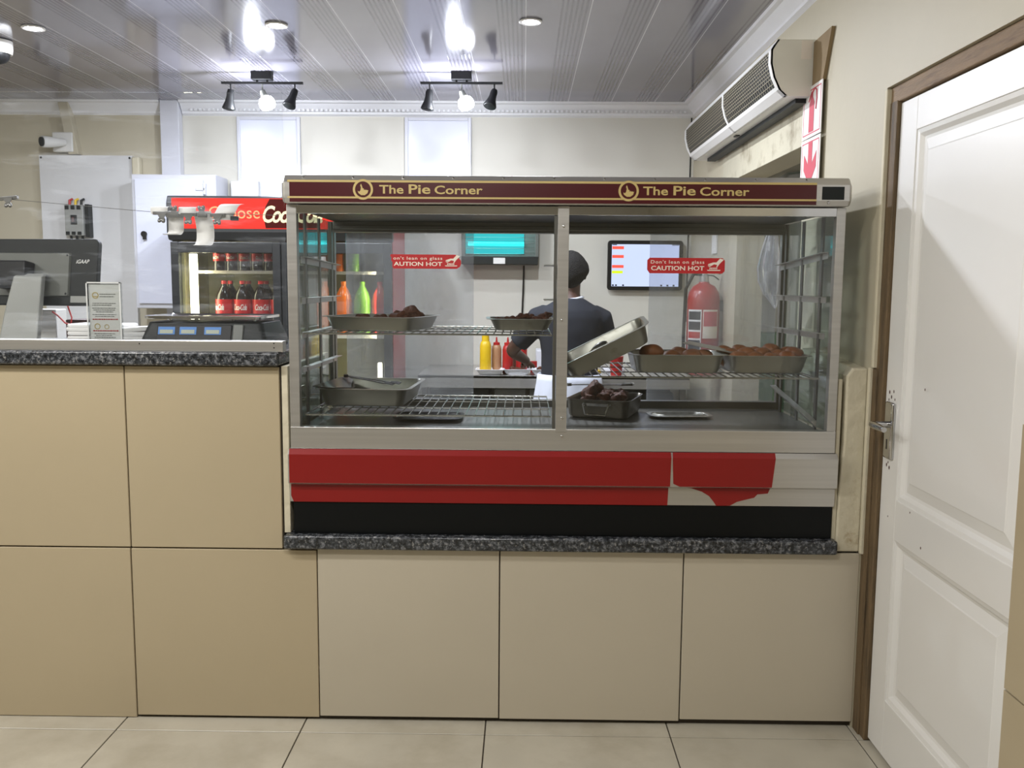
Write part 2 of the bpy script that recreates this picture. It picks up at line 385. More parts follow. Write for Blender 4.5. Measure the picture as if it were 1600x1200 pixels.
# ---- tiled counter wall
b = MB(); b.box(XL, -.770, .012, .62, 0, 1.176, 1)
xs_lo = [-3.66, -3.065, -2.468, -1.871, -1.271, -.663]
for i in range(len(xs_lo)-1):
    b.box(xs_lo[i]+.002, xs_lo[i+1]-.002, 0, .014, .002 if i != 4 else .010, .578, 0)
struct(b.build('wall_counter', ['tile', 'grout'], smooth=False, bevel=.0015, bseg=1)) if False else None
b2 = b; b = MB(); b.box(-.769, XR, .012, .66, .0, .585, 1)
for i, (x0, x1) in enumerate(((-.663, -.070), (-.070, .524), (.524, 1.090))):
    b.box(x0+.002, x1-.002, -.003, .013, [.016, .014, .020][i], .587, 2)
struct(b.build('wall_counter', ['tile', 'grout', 'tile2'], smooth=False, bevel=.0015, bseg=1)); b = b2
for i in range(len(xs_lo)-2):
    b.box(xs_lo[i]+.004, xs_lo[i+1], 0, .014, .583, 1.174, 0)
b.box(-1.267, -.775, 0, .014, .583, 1.174, 0)
struct(b.build('wall_counter', ['tile', 'grout', 'tile2'], smooth=False, bevel=.0015, bseg=1))
# plaster edge beside the cabinet
b = MB(); b.add([(1.010, 0, .592), (1.088, 0, .592), (1.088, 0, 1.185), (1.040, 0, 1.185), (1.020, 0, 1.16), (1.022, 0, .95), (1.012, 0, .80),
                 (1.014, .55, .592), (1.10, .55, .592), (1.10, .55, 1.215), (1.048, .55, 1.21), (1.024, .55, 1.18), (1.024, .55, .95), (1.015, .55, .80)],
                [tuple(range(7)), tuple(range(13, 6, -1))]+[(i, i+7, (i+1) % 7+7, (i+1) % 7) for i in range(7)])
o = b.build('wall_pier', 'plaster', smooth=False, bevel=.006); struct(o)
b = MB(); b.add([(1.010, -.001, .62), (1.022, -.001, .62), (1.027, -.001, .95), (1.026, -.001, 1.158), (1.016, -.001, 1.15), (1.017, -.001, .95)], [(0, 1, 2, 3, 4, 5)])
struct(MB().box(.996, 1.0105, .006, .5, .60, 1.15).build('trim_8', 'plaster', smooth=False, bevel=.003))

# ---- door and its frame
d = bpy.data.objects.new('door_1', None); C.objects.link(d); d.location = (1.11, -.1, 0); d['kind'] = 'structure'
X0 = 1.11
b = MB()
def bx(y0, y1, z0, z1, x0=X0, x1=X0+.042, bb=None): (bb or b).box(x0, x1, y0, y1, z0, z1)
bx(-.200, -.088, .012, 1.98); bx(-.92, -.845, .012, 1.98)
bx(-.845, -.200, 1.885, 1.98); bx(-.845, -.200, .690, .812); bx(-.845, -.200, .012, .190)
b.build('door_frame', 'doorp', d, smooth=False, bevel=.002)
for z0, z1 in ((.812, 1.885), (.190, .690)):
    y0, y1 = -.845, -.200
    q = MB(); rings = []
    for ins, dx in ((0, 0.003), (.012, .006), (.022, .016), (.030, .018), (.062, .010), (.066, .008)):
        rings.append([(X0+dx, y0+ins, z0+ins), (X0+dx, y1-ins, z0+ins), (X0+dx, y1-ins, z1-ins), (X0+dx, y0+ins, z1-ins)])
    q.loft(rings, False, True); q.build('door_panel', 'doorp', d, smooth=False, bevel=.002)
    q = MB(); q.box(X0+.02, X0+.03, y0, y1, z0, z1); q.build('door_panel', 'doorp', d, smooth=False)
h = MB().box(X0-.012, X0+.001, -.168, -.112, .925, 1.098).build('handle_plate', 'chrome', d, bevel=.008, bseg=3)
q = MB(); q.tube([(X0-.010, -.142, 1.030), (X0-.045, -.142, 1.031), (X0-.062, -.150, 1.031), (X0-.066, -.20, 1.032), (X0-.064, -.245, 1.030)], [.010, .009, .010, .0105, .008], 12)
q.build('door_handle', 'chrome', h)
MB().box(X0-.0125, X0-.0115, -.144, -.136, .955, .985).build('keyhole', 'black', h, bevel=.003)
q = MB()
for y, z, r in ((-.115, 1.125, .006), (-.145, 1.13, .005), (-.13, 1.112, .006), (-.155, 1.107, .004), (-.112, 1.102, .004), (-.13, .912, .004), (-.12, .903, .006), (-.14, .898, .006), (-.35, 1.16, .004), (-.38, .72, .004), (-.3, .80, .003), (-.15, .75, .003)):
    q.ell((X0-.0003, y, z), .0006, r*.7, r)
q.build('paint_chip', 'brownbox', d)
# frame
f = MB(); f.box(1.098, 1.17, -.086, -.03, 0, 1.99); f.box(1.092, 1.175, -.050, -.0025, 0, 1.188); f.box(1.104, 1.175, -.045, -.031, 1.188, 2.0); o = struct(f.build('trim_9', 'wood', smooth=False, bevel=.003))
f = MB(); f.box(1.100, 1.17, -.90, -.03, 1.985, 2.034); struct(f.build('trim_10', 'woodh', smooth=False, bevel=.003))
# rough plaster edge left of the door
f = MB(); f.box(XR-.002, XR+.016, -.036, -.018, 1.19, 2.03); struct(f.build('trim_11', 'plaster', smooth=False, bevel=.003))
f = MB(); f.box(XR-.006, XR+.01, -.022, -.004, .59, 1.19); struct(f.build('trim_11', 'plaster', smooth=False, bevel=.004))
struct(MB().box(1.16, 1.22, -.95, .0, 0, 2.05).build('wall_right', 'dark', smooth=False))

# ---- gloss white panels high on the back wall
for n, (x0, x1, lab) in enumerate(((-1.86, -1.45, 'glossy white framed panel on the back wall above the red-topped fridge'), (-.775, -.345, 'glossy white framed panel on the back wall above the left end of the food warmer'))):
    t = thing('wall_panel', ((x0+x1)/2, YB, 1.80), lab, 'panel')
    MB().box(x0+.02, x1-.02, YB-.012, YB, 1.80, 2.48).build('panel_sheet', 'panelw', t, smooth=False)
    f = MB()
    for a in ((x0, x0+.022, 1.80, 2.5), (x1-.022, x1, 1.80, 2.5), (x0+.022, x1-.022, 2.478, 2.5)): f.box(a[0], a[1], YB-.022, YB, a[2], a[3])
    f.build('panel_frame', 'cabw', t, smooth=False, bevel=.004)

# ================================================================ COUNTER TOPS
o = MB().box(XL+.02, -.768, -.028, .64, 1.178, 1.222).build('worktop', 'granite', bevel=.008, bseg=3)
tag(o, 'dark speckled granite worktop on the high left counter', 'worktop')
t = thing('glass_rail', (-2, 0, 1.222), 'brushed steel rail along the granite edge holding the counter glass', 'rail')
MB().box(XL+.1, -.757, -.012, .030, 1.2225, 1.257).build('rail_channel', 'steel_h', t, smooth=False, bevel=.002)
for x, z in ((-1.211, 1.246), (-.785, 1.250), (-.785, 1.236)): MB().ell((x, -.0125, z), .0022, .0014, .0022, 8, 6).build('screw_hole', 'black', t)
t = thing('counter_glass', (-2, .008, 1.2575), 'tall clear glass screen with greasy smears above the left counter', 'glass screen')
MB().box(XL+.2, -.748, .004, .012, 1.2575, 2.02).build('glass_pane', 'cglass', t, smooth=False)
o = MB().box(-.765, 1.008, -.030, .64, .5885, .634).build('ledge', 'granite', bevel=.008, bseg=3)
tag(o, 'dark speckled granite ledge carrying the food warmer', 'ledge')
b = MB(); b.box(-.768, -.748, .003, .60, .635, 1.177)
struct(b.build('wall_pier', 'plaster', smooth=False, bevel=.002))

# ================================================================ FOOD WARMER
t = fw = thing('food_warmer', (.12, .3, .634), 'long steel and glass food warmer with a maroon and gold name strip on top', 'food warmer')
XA, XB = -.740, .992; YR = .62
MB().box(XA+.004, XB+.002, .0, YR, .6345, .739).build('plinth', 'blackm', t, smooth=False, bevel=.002)
prof = [(.012, .739), (-.004, .741), (-.004, .797), (-.022, .805), (-.022, .898), (-.008, .913), (.012, .914)]
b = MB(); b.loft([[(x, p[0], p[1]) for p in prof] for x in (XA-.006, XB+.006)]); b.box(XA, XB, .012, YR, .739, .914)
o = b.build('apron_panel', 'steel_h', t, smooth=False)
# red vinyl facing, torn at the lower right
v = MB()
def px(x, y): return -.740+(x-452)*(1.735/851), .914-(y-(701+(x-452)*.0086))*.00211
def vsurf(pts, y, dy=None): v.add([(p[0], (y if not callable(y) else y(p[1])), p[1]) for p in pts], [tuple(range(len(pts)))])
v.add([(XA-.002, -.0232, .806), (.470, -.0232, .806), (.472, -.0232, .898), (XA-.002, -.0232, .898)], [(0, 1, 2, 3)])
v.add([(XA-.002, -.0232, .898), (.472, -.0232, .898), (.472, -.0090, .9138), (XA-.004, -.0090, .9138)], [(0, 1, 2, 3)])
v.add([(XA-.002, -.0232, .806), (.470, -.0232, .806), (.468, -.0048, .798), (XA-.002, -.0048, .798)], [(0, 1, 2, 3)])
v.add([(XA+.006, -.0048, .7405), (.466, -.0048, .7405), (.468, -.0048, .798), (XA-.002, -.0048, .798), (XA-.002, -.0048, .76)], [(0, 1, 2, 3, 4)])
v.add([(.476, -.0232, .898), (.478, -.0090, .9138), (.802, -.0090, .9138), (.801, -.0232, .898)], [(0, 1, 2, 3)])
v.add([(.476, -.0232, .898), (.801, -.0232, .898), (.792, -.0232, .806), (.500, -.0232, .806), (.480, -.0232, .815)], [(0, 1, 2, 3, 4)])
v.add([(.500, -.0232, .806), (.792, -.0232, .806), (.791, -.0048, .797), (.54, -.0048, .797)], [(0, 1, 2, 3)])
v.add([(.54, -.0048, .797), (.791, -.0048, .797), (.785, -.0048, .782), (.752, -.0048, .779), (.742, -.0048, .768), (.71, -.0048, .760), (.688, -.0048, .754), (.666, -.0048, .7415), (.622, -.0048, .7405),
       (.612, -.0048, .755), (.598, -.0048, .772), (.575, -.0048, .786)], [tuple(range(12))])
v.build('red_vinyl', 'red', t, smooth=False)['label'] = 'red vinyl facing, torn at the lower right'
# lower steel band
MB().box(XA, XB, -.006, .030, .9145, .984).build('lower_band', 'steel_h', t, smooth=False, bevel=.0015)
for x, z in ((.125, .962), (.125, 1.02), (.12, 1.33), (.122, 1.62)): MB().ell((x, -.0095, z), .0045, .002, .0045, 10, 6).build('screw', 'chrome', t)
# posts
MB().box(XA, XA+.031, -.004, .026, .984, 1.682).build('corner_post', 'steel', t, smooth=False, bevel=.0015)
MB().box(XB-.028, XB, -.004, .026, .984, 1.682).build('corner_post', 'steel', t, smooth=False, bevel=.0015)
MB().box(.104, .139, -.008, .020, .975, 1.682).build('centre_post', 'steel', t, smooth=False, bevel=.0015)
MB().box(.094, .103, .004, .03, .984, 1.66).build('rack_upright', 'steel_d', t, smooth=False)
for x0 in (XA, XB-.024): MB().box(x0, x0+.024, YR-.03, YR, .97, 1.67).build('corner_post', 'steel_d', t, smooth=False, bevel=.0015)
MB().box(XA+.031, XB-.028, -.003, .012, 1.655, 1.681).build('top_rail', 'chrome', t, smooth=False, bevel=.001)['label'] = 'polished steel strip below the canopy'
b = MB(); b.box(XA+.024, XB-.024, YR-.035, YR, .972, 1.0); b.box(XA+.024, XB-.024, YR-.05, YR, 1.630, 1.682); b.box(XA+.02, XB-.02, YR-.06, YR-.05, 1.64, 1.655)
b.build('rear_frame', 'steel_d', t, smooth=False, bevel=.002)
MB().box(XA+.02, XB-.02, .030, YR-.035, .914, .972).build('warmer_floor', 'steel_d', t, smooth=False)
# canopy with octagonal ends
YF = -.036
cp = [(YF, 1.700), (YF, 1.748), (YF+.018, 1.770), (YR+.012, 1.770), (YR+.02, 1.76), (YR+.02, 1.70), (YR+.01, 1.684), (YF+.012, 1.684)]
b = MB(); b.loft([[(x, p[0], p[1]) for p in cp] for x in (XA+.002, XB-.002)])
b.loft([[(x, p[0]*(.995 if k else .97)+(0 if k else .009), 1.727+(p[1]-1.727)*(1 if k else .86)) for p in cp] for k, x in ((1, XB-.002), (0, XB+.006))])
b.loft([[(x, p[0]*(.995 if k else .97)+(0 if k else .009), 1.727+(p[1]-1.727)*(1 if k else .86)) for p in cp] for k, x in ((1, XA+.002), (0, XA-.006))])
b.build('canopy', 'steel_h', t, smooth=False, bevel=.002)
MB().box(XA+.03, XB-.03, .02, YR-.03, 1.668, 1.683).build('canopy_lining', 'blackm', t, smooth=False)
MB().box(.905, .972, YF-.0012, YF, 1.703, 1.742).build('end_inset', 'dgrey', t, smooth=False)
for x in [-.68+.154*i for i in range(11)]: MB().ell((x, YF+.011, 1.763), .004, .004, .003, 10, 6).build('screw', 'chrome', t)
MB().ell((.925, YF, 1.694), .004, .0025, .004, 10, 6).build('screw', 'chrome', t)
e = YF-.0014
ns = MB(); ns.box(XA+.020, .888, e, YF-.0002, 1.687, 1.7515)
ns = ns.build('name_strip', 'maroon', t, smooth=False)
g = MB()
g.box(XA+.014, .888, e-.0006, e-.0001, 1.747, 1.7535); g.box(XA+.014, .888, e-.0006, e-.0001, 1.6985, 1.704)
g.build('gold_line', 'gold', ns, smooth=False)
def logo(cx, cz, r):
    m_ = MB(); n = 40
    for k in range(n):
        a0, a1 = 2*PI*k/n, 2*PI*(k+1)/n
        m_.add([(cx+q_*math.cos(a), e-.0012, cz+q_*math.sin(a)) for q_, a in ((r, a0), (r, a1), (r*.78, a1), (r*.78, a0))], [(0, 1, 2, 3)])
    pts = [(-.58, -.15), (-.4, -.25), (-.28, -.1), (-.22, .2), (-.3, .45), (-.2, .62), (-.12, .42), (-.02, .1), (.08, .12), (.12, -.12), (.22, .02), (.3, -.1), (.42, -.02), (.5, -.12), (.6, -.05), (.5, -.4), (.2, -.62), (-.2, -.62), (-.5, -.4)]
    m_.add([(cx+p[0]*r*.9, e-.0012, cz+p[1]*r*.9) for p in pts], [tuple(range(len(pts)))])
    return m_
for cx, x0, x1 in ((-.494, -.444, -.128), (.317, .361, .684)):
    lg = logo(cx, 1.7255, .031); lg.v = [v for v in lg.v]
    bk = MB().lathe([(.024, 0), (.024, .0005)], (0, 0, 0), 32); bk.xf(Matrix.Translation((cx, e-.0006, 1.7255)) @ Matrix.Rotation(PI/2, 4, 'X')); bk.build('logo_disc', 'maroon', ns, smooth=False)
    lg.build('logo', 'gold', ns, smooth=False)
    q = MB()
    for wrd, a, c_ in (('The', 0, .235), ('Pie', .285, .495), ('Corner', .535, 1.0)):
        hh = {'The': (1.713, 1.739), 'Pie': (1.713, 1.7415), 'Corner': (1.7125, 1.7385)}[wrd]
        text(q, wrd, x0+(x1-x0)*a, x0+(x1-x0)*c_, hh[0], hh[1], e-.001, bold=.018)
    q.build('lettering', 'gold', ns, smooth=False)
# glass
MB().box(XA+.031, .104, .001, .006, .984, 1.655).build('front_glass', 'glass', t, smooth=False)
MB().box(.139, XB-.028, .001, .006, .984, 1.655).build('front_glass', 'glass', t, smooth=False)
for x in (XA+.004, XB-.010): MB().box(x, x+.006, .026, YR-.03, .975, 1.668).build('side_glass', 'sglass', t, smooth=False)
# smeared rear sliding doors
for (x0, x1, y) in ((-.675, -.190, YR-.022), (.475, .955, YR-.022)):
    MB().box(x0, x1, y, y+.005, 1.0, 1.63).build('sliding_door', 'rglass', t, smooth=False)
# side racks: uprights and angle rails
for sx, xx in ((1, XA+.032), (-1, XB-.034)):
    for y in (.10, .30, .50): MB().box(xx-.003, xx+.003, y-.010, y+.010, .975, 1.66).build('rack_upright', 'steel_d', t, smooth=False)
    zs = ((1.515, 1.50), (1.385, 1.385), (1.275, 1.275), (1.165, 1.16)) if sx == 1 else ((1.54, 1.51), (1.40, 1.40), (1.285, 1.28))
    for za, zb in zs:
        r = MB(); r.loft([[(xx, y, z+.008), (xx+sx*.022, y, z+.008), (xx+sx*.022, y, z+.006), (xx+sx*.002, y, z+.006), (xx+sx*.002, y, z-.012), (xx, y, z-.012)] for y, z in ((.04, za), (YR-.06, zb))])
        r.build('shelf_rail', 'steel', t, smooth=False)
r = MB(); xx = XB-.04; r.loft([[(xx, y, z+.010), (xx-.02, y, z+.010), (xx-.02, y, z+.008), (xx-.002, y, z-.012), (xx, y, z-.012)] for y, z in ((.06, .998), (YR-.07, 1.06))])
r.build('shelf_rail', 'steel', t, smooth=False)['label'] = 'slipped shelf rail lying aslant'
for z in (1.5, 1.39): MB().box(.066, .100, .02, .20, z, z+.003).build('shelf_rail', 'steel', t, smooth=False)
# caution stickers on the glass
def sticker(name, x0, x1, z0, z1, torn):
    y = -.0004; w = x1-x0; h_ = z1-z0; c = h_*.16
    if torn: pts = [(x0+.05*w, z0), (x1-.06*w, z0), (x1-.015*w, z0+.16*h_), (x1, z0+.4*h_), (x1-.005*w, z0+.6*h_), (x1-.08*w, z1), (x0+.01*w, z1), (x0, z0+.88*h_), (x0+.02*w, z0+.78*h_), (x0+.012*w, z0+.6*h_), (x0+.035*w, z0+.42*h_), (x0+.03*w, z0+.15*h_)]
    else: pts = [(x0+c, z0), (x1-c, z0), (x1, z0+c), (x1, z1-c), (x1-c, z1), (x0+c, z1), (x0, z1-c), (x0, z0+c*1.5)]
    b_ = MB(); b_.prism(pts, 'y', y, y+.0012); st = b_.build('caution_sticker', 'red_sign', t, smooth=False)
    q_ = MB(); yy = y-.0004
    top = "on't lean on glass" if torn else "Don't lean on glass"; bot = 'AUTION HOT' if torn else 'CAUTION HOT'
    text(q_, top, x0+.045*w, x0+.735*w, z0+.56*h_, z0+.85*h_, yy, .008, space=1.15); text(q_, bot, x0+.05*w, x0+.735*w, z0+.19*h_, z0+.48*h_, yy, .02)
    q_.build('lettering', 'cream', st, smooth=False)
    q_ = MB(); f_ = lambda a: [(x0+p[0]*w, yy, z0+p[1]*h_) for p in a]
    a = [(.78, .18), (.94, .18), (.945, .24), (.77, .24)]; q_.add(f_(a), [(0, 1, 2, 3)])
    a = [(.79, .62), (.85, .72), (.89, .72), (.935, .97), (.985, .90), (.93, .62), (.90, .40), (.89, .42), (.90, .56), (.86, .60), (.80, .42), (.79, .44), (.83, .56), (.785, .48), (.78, .51), (.82, .60), (.785, .56), (.78, .59)]
    q_.add(f_(a), [tuple(range(len(a)))])
    for k in range(5): a = [(.80+.022*k, .28), (.815+.022*k, .28), (.82+.02*k, .40), (.81+.02*k, .40)]; q_.add(f_(a), [(0, 1, 2, 3)])
    q_.build('hand_pictogram', 'cream', st, smooth=False)
sticker('a', -.418, -.196, 1.487, 1.531, True)
sticker('b', .384, .625, 1.478, 1.526, False)

# ---- wire shelves
def wire_shelf(x0, x1, y0, y1, z, pitch, label, diag=False):
    s = thing('wire_shelf', ((x0+x1)/2, (y0+y1)/2, z), label, 'shelf', 'wire shelves inside the food warmer')
    r = .0032; b_ = MB(); b_.tube([(x0, y0, z), (x1, y0, z), (x1, y1, z), (x0, y1, z), (x0, y0, z)], r, 6); b_.build('shelf_frame', 'wire', s)
    b_ = MB(); n = int((x1-x0)/pitch)
    for i in range(1, n):
        x_ = x0+(x1-x0)*i/n; b_.tube([(x_, y0, z+.003), (x_, y1, z+.003)], .0022, 5)
    for y_ in (y0+(y1-y0)*.33, y0+(y1-y0)*.67): b_.tube([(x0, y_, z), (x1, y_, z)], .002, 5)
    b_.build('wire_grid', 'wire', s)
wire_shelf(-.700, .090, .035, .55, 1.280, .026, 'chromed wire shelf in the left bay, the upper one')
wire_shelf(-.700, .090, .035, .55, 1.018, .030, 'chromed wire shelf in the left bay, the lower one near the floor')
wire_shelf(.142, .945, .035, .55, 1.148, .026, 'chromed wire shelf in the right bay carrying the roll pans')

# ---- pans
def pan_geo(w, d_, h_, rim=.014, r=.035, th=.0012, taper=.012):
    b_ = MB(); rings = []
    def ring(ww, dd, rr, z): rings.append([(p[0], p[1], z) for p in rrect(0, 0, ww, dd, rr)])
    ring(w-2*rim-2*taper-.03, d_-2*rim-2*taper-.03, r*.5, 0)
    ring(w-2*rim-2*taper-.008, d_-2*rim-2*taper-.008, r*.8, .003); ring(w-2*rim-2*taper, d_-2*rim-2*taper, r*.85, .012)
    ring(w-2*rim, d_-2*rim, r, h_-.004); ring(w-2*rim+.004, d_-2*rim+.004, r, h_-.001); ring(w, d_, r+.006, h_-.0015); ring(w, d_, r+.006, h_)
    ring(w-2*rim+.002, d_-2*rim+.002, r, h_+.0002); ring(w-2*rim-.003, d_-2*rim-.003, r, h_-.004)
    ring(w-2*rim-2*taper-.003, d_-2*rim-2*taper-.003, r*.85, .013); ring(w-2*rim-2*taper-.03, d_-2*rim-2*taper-.03, r*.5, .0035)
    b_.loft(rings, True, True); return b_
def pan(name, loc, w, d_, h_, rz, label, mt='pan', rot=None):
    b_ = pan_geo(w, d_, h_); o_ = b_.build(name, mt, None, loc=(0, 0, 0)); o_.location = loc; o_.rotation_euler = rot or (0, 0, rz)
    return tag(o_, label, 'pan', 'steel food pans in the warmer')
pan('food_pan', (-.475, .215, 1.286), .335, .30, .046, R_(-15), 'steel food pan turned at an angle on the upper left wire shelf')
pan('food_pan', (-.010, .26, 1.286), .235, .24, .040, R_(3), 'shallow steel pan of dark roast meat beside the centre post')
pan('food_pan', (-.535, .350, 1.024), .330, .38, .062, R_(-3), 'large steel pan on the lower left wire shelf with black tongs in it')
pan('food_pan', (.280, .19, 1.150), .33, .24, .062, 0, 'steel pan tipped up steeply, leaning on the pan beside it', rot=(R_(5), R_(-27), R_(-4)))
bpy.data.objects['food_pan.003'].location = (.288, .17, 1.200)
pan('food_pan', (.510, .215, 1.154), .325, .265, .062, 0, 'steel pan with a few large brown rolls, middle of the right shelf')
pan('food_pan', (.805, .230, 1.154), .290, .270, .060, R_(1), 'stained steel pan heaped with small rolls at the right end')
pan('food_pan', (.560, .36, .9735), .225, .13, .010, R_(4), 'low rectangular steel tray lying flat on the warmer floor, right bay')
pan('tray', (-.325, .26, .9735), .24, .18, .012, R_(0), 'black flat tray under the lower left wire shelf', mt='black')
# foil / papers and flat lid lying on pans
o = MB().box(-.085, .085, -.055, .055, 0, .0018).build('flat_lid', 'pan', None, loc=(0, 0, 0), bevel=.0005); o.location = (.635, .235, 1.2325); o.rotation_euler = (R_(0), R_(9), R_(-24))
tag(o, 'bright thin steel plate lying aslant across the two roll pans', 'lid')
# wedge lid inside the large left pan
b = MB(); b.add([(-.715, .20, 1.092), (-.655, .17, 1.091), (-.60, .30, 1.05), (-.665, .50, 1.096), (-.63, .48, 1.085), (-.57, .19, 1.089)], [(0, 3, 2, 1), (1, 2, 5), (2, 3, 4), (2, 4, 5)])
b.v = [v for v in b.v]
o = b.build('pan_divider', 'pan_d'); so = o.modifiers.new('s', 'SOLIDIFY'); so.thickness = .002
tag(o, 'bent steel divider standing in the large lower left pan', 'divider')
def tongs(loc, rz, L, spread, label, mt='black', tilt=0):
    s = thing('tongs', loc, label, 'tongs'); 
    for sg in (-1, 1):
        b_ = MB(); pts = [(0, 0, .004), (.03, sg*spread*.25, .005), (L*.6, sg*spread*.8, .006), (L*.85, sg*spread*.9, .004)]
        b_.loft([[(p[0], p[1]-.007, p[2]-.0012), (p[0], p[1]+.007, p[2]-.0012), (p[0], p[1]+.007, p[2]+.0012), (p[0], p[1]-.007, p[2]+.0012)] for p in pts])
        b_.loft([[(x_, sg*spread*.9+q_*wd, .004+zz) for q_, zz in ((-1, .003), (0, -.002), (1, .003), (1, .005), (0, 0), (-1, .005))] for x_, wd in ((L*.83, .007), (L*.88, .018), (L*.97, .02), (L, .014))])
        b_.v = [v+Vector(loc) for v in b_.v]
        b_.build('tong_arm', mt, s)
    b_ = MB(); b_.lathe([(.009, 0), (.009, .010)], (loc[0], loc[1], loc[2]), 12); b_.build('pivot', mt, s)
    s.rotation_euler = (0, tilt, rz); return s
tongs((-.655, .47, 1.094), R_(-35), .25, .018, 'black slotted serving tongs resting in the large lower left pan', tilt=R_(3))
tongs((.175, .53, 1.062), R_(-14), .24, .016, 'steel tongs laid over the handled roasting pan', 'steel_d', tilt=R_(-2))
# roasting pan with bail handles
s = thing('roasting_pan', (0, 0, 0), 'deep dark roasting pan with a wire handle, full of charred meat', 'roasting pan')
pan_geo(.235, .275, .066, rim=.004, r=.03, taper=.006).build('pan_body', 'pan_d', s)
for sg in (-1, 1):
    q = MB(); q.tube([(-.045, sg*.136, .050), (-.045, sg*.152, .052), (-.036, sg*.155, .016), (.036, sg*.155, .016), (.045, sg*.152, .052), (.045, sg*.136, .050)], .0034, 8); q.box(-.05, .05, sg*.131-.004, sg*.131+.004, .044, .054)
    q.build('handle', 'chrome', s)
s.location = (.300, .42, .9735); s.rotation_euler = (0, 0, R_(-18))
# ---- food
def blob(name, r, sq, seed, rough, mt, sub=3):
    bm = bmesh.new(); bmesh.ops.create_icosphere(bm, subdivisions=sub, radius=r); rd = random.Random(seed)
    from mathutils import noise
    for v in bm.verts:
        n_ = noise.noise(v.co*(2.2/r)*.45+Vector((seed*3.1, seed, 0))); v.co *= 1+rough*n_
        v.co.z *= sq
    zmin = min(v.co.z for v in bm.verts)
    for v in bm.verts: v.co.z -= zmin
    me = bpy.data.meshes.new(name); bm.to_mesh(me); bm.free(); me.polygons.foreach_set('use_smooth', [True]*len(me.polygons)); me.materials.append(M[mt]); return me
meats = [blob('meat_piece', .030, .7, k, .9, 'meat') for k in range(5)]
rolls = [blob('bread_roll', .034, .72, 40+k, .18, 'roll') for k in range(3)]
def place(me, name, loc, sc, label, cat, group, rnd):
    o_ = bpy.data.objects.new(name, me); C.objects.link(o_); o_.location = loc; o_.scale = sc; o_.rotation_euler = (0, 0, rnd.uniform(0, 6))
    return tag(o_, label, cat, group)
rd = random.Random(8)
for k, (x, y, z, s_) in enumerate(((-.375, .24, 1.315, 1.1), (-.415, .22, 1.300, 1.0), (-.44, .27, 1.300, .9), (-.49, .26, 1.300, .8), (-.55, .22, 1.300, .8))):
    place(meats[k % 5], 'meat_piece', (x, y, z), (s_, s_, s_), ORD[k]+' roast meat piece from the right in the angled upper left pan', 'meat', 'meat in the angled upper left pan', rd)
for k, (x, y) in enumerate(((-.09, .22), (-.045, .28), (.0, .20), (.025, .30), (.06, .20), (.075, .30), (-.06, .34), (.02, .25))):
    s_ = rd.uniform(.6, .85); place(meats[(k+2) % 5], 'meat_piece', (x, y, 1.295+.008*(k % 3)), (s_, s_, s_), ORD[k]+' piece of the dark meat in the shallow pan by the post, left to right' if k < 6 else ('back left' if k == 6 else 'topmost')+' piece of dark meat in the shallow pan by the post', 'meat', 'meat in the shallow pan by the post', rd)
for k, (x, y, s_) in enumerate(((.425, .16, 1.15), (.50, .20, .9), (.565, .17, .95), (.61, .22, .9), (.46, .27, .9), (.54, .28, .95))):
    place(rolls[k % 3], 'bread_roll', (x, y, 1.166+(.024 if k == 0 else .016)), (s_, s_, s_), ('front row roll, %s from left, in the middle pan' % ORD[k]) if k < 4 else ('back row roll, %s from left, in the middle pan' % ORD[k-4]), 'roll', 'rolls in the middle pan of the right shelf', rd)
k = 0
for row, (y, zz, n_, x0) in enumerate(((.15, 1.192, 4, .715), (.215, 1.200, 5, .700), (.285, 1.206, 5, .695))):
    for j in range(n_):
        s_ = rd.uniform(.80, .95); place(rolls[(j+row) % 3], 'bread_roll', (x0+j*.054, y+rd.uniform(-.006, .006), zz-.010+rd.uniform(-.002, .004)), (s_, s_, s_*.95),
              'small brown roll, %s from left, %s row of the right-end pan' % (ORD[j], ('front', 'middle', 'back')[row]), 'roll', 'rolls heaped in the right-end pan', rd)
for j in range(5):
    s_ = .85; place(rolls[j % 3], 'bread_roll', (.695+j*.05, .25, 1.164), (s_, s_, s_), 'roll in the hidden bottom layer of the right-end pan, %s from left' % ORD[j], 'roll', 'rolls heaped in the right-end pan', rd)
names = ['standing bone piece at the back left', 'left front piece', 'front middle piece', 'piece under the tongs pivot', 'central piece', 'right front piece', 'right middle piece', 'back right piece', 'back middle piece', 'far back piece', 'left middle piece', 'left back piece']
for k, (x, y, s_) in enumerate(((.235, .41, 1.0), (.22, .39, .8), (.27, .37, .8), (.25, .47, .75), (.28, .42, .8), (.325, .36, .8), (.33, .42, .8), (.345, .48, .8), (.30, .48, .8), (.32, .52, .7), (.235, .44, .7), (.26, .51, .75))):
    place(meats[k % 5], 'meat_piece', (x+.018, y, .998+(.03 if k == 0 else .014+.006*(k % 3))), (s_*1.15, s_*1.15, s_*(1.5 if k == 0 else 1)), names[k]+' of charred meat in the handled roasting pan', 'meat', 'charred meat in the roasting pan', rd)
# crumpled foil in the tipped pan
o = bpy.data.objects.new('crumpled_foil', blob('crumpled_foil', .03, .5, 77, 1.2, 'wire', 3)); C.objects.link(o); o.location = (.26, .22, 1.205); o.rotation_euler = (.2, -.5, 0)
tag(o, 'crumpled scrap of foil inside the tipped pan', 'foil')

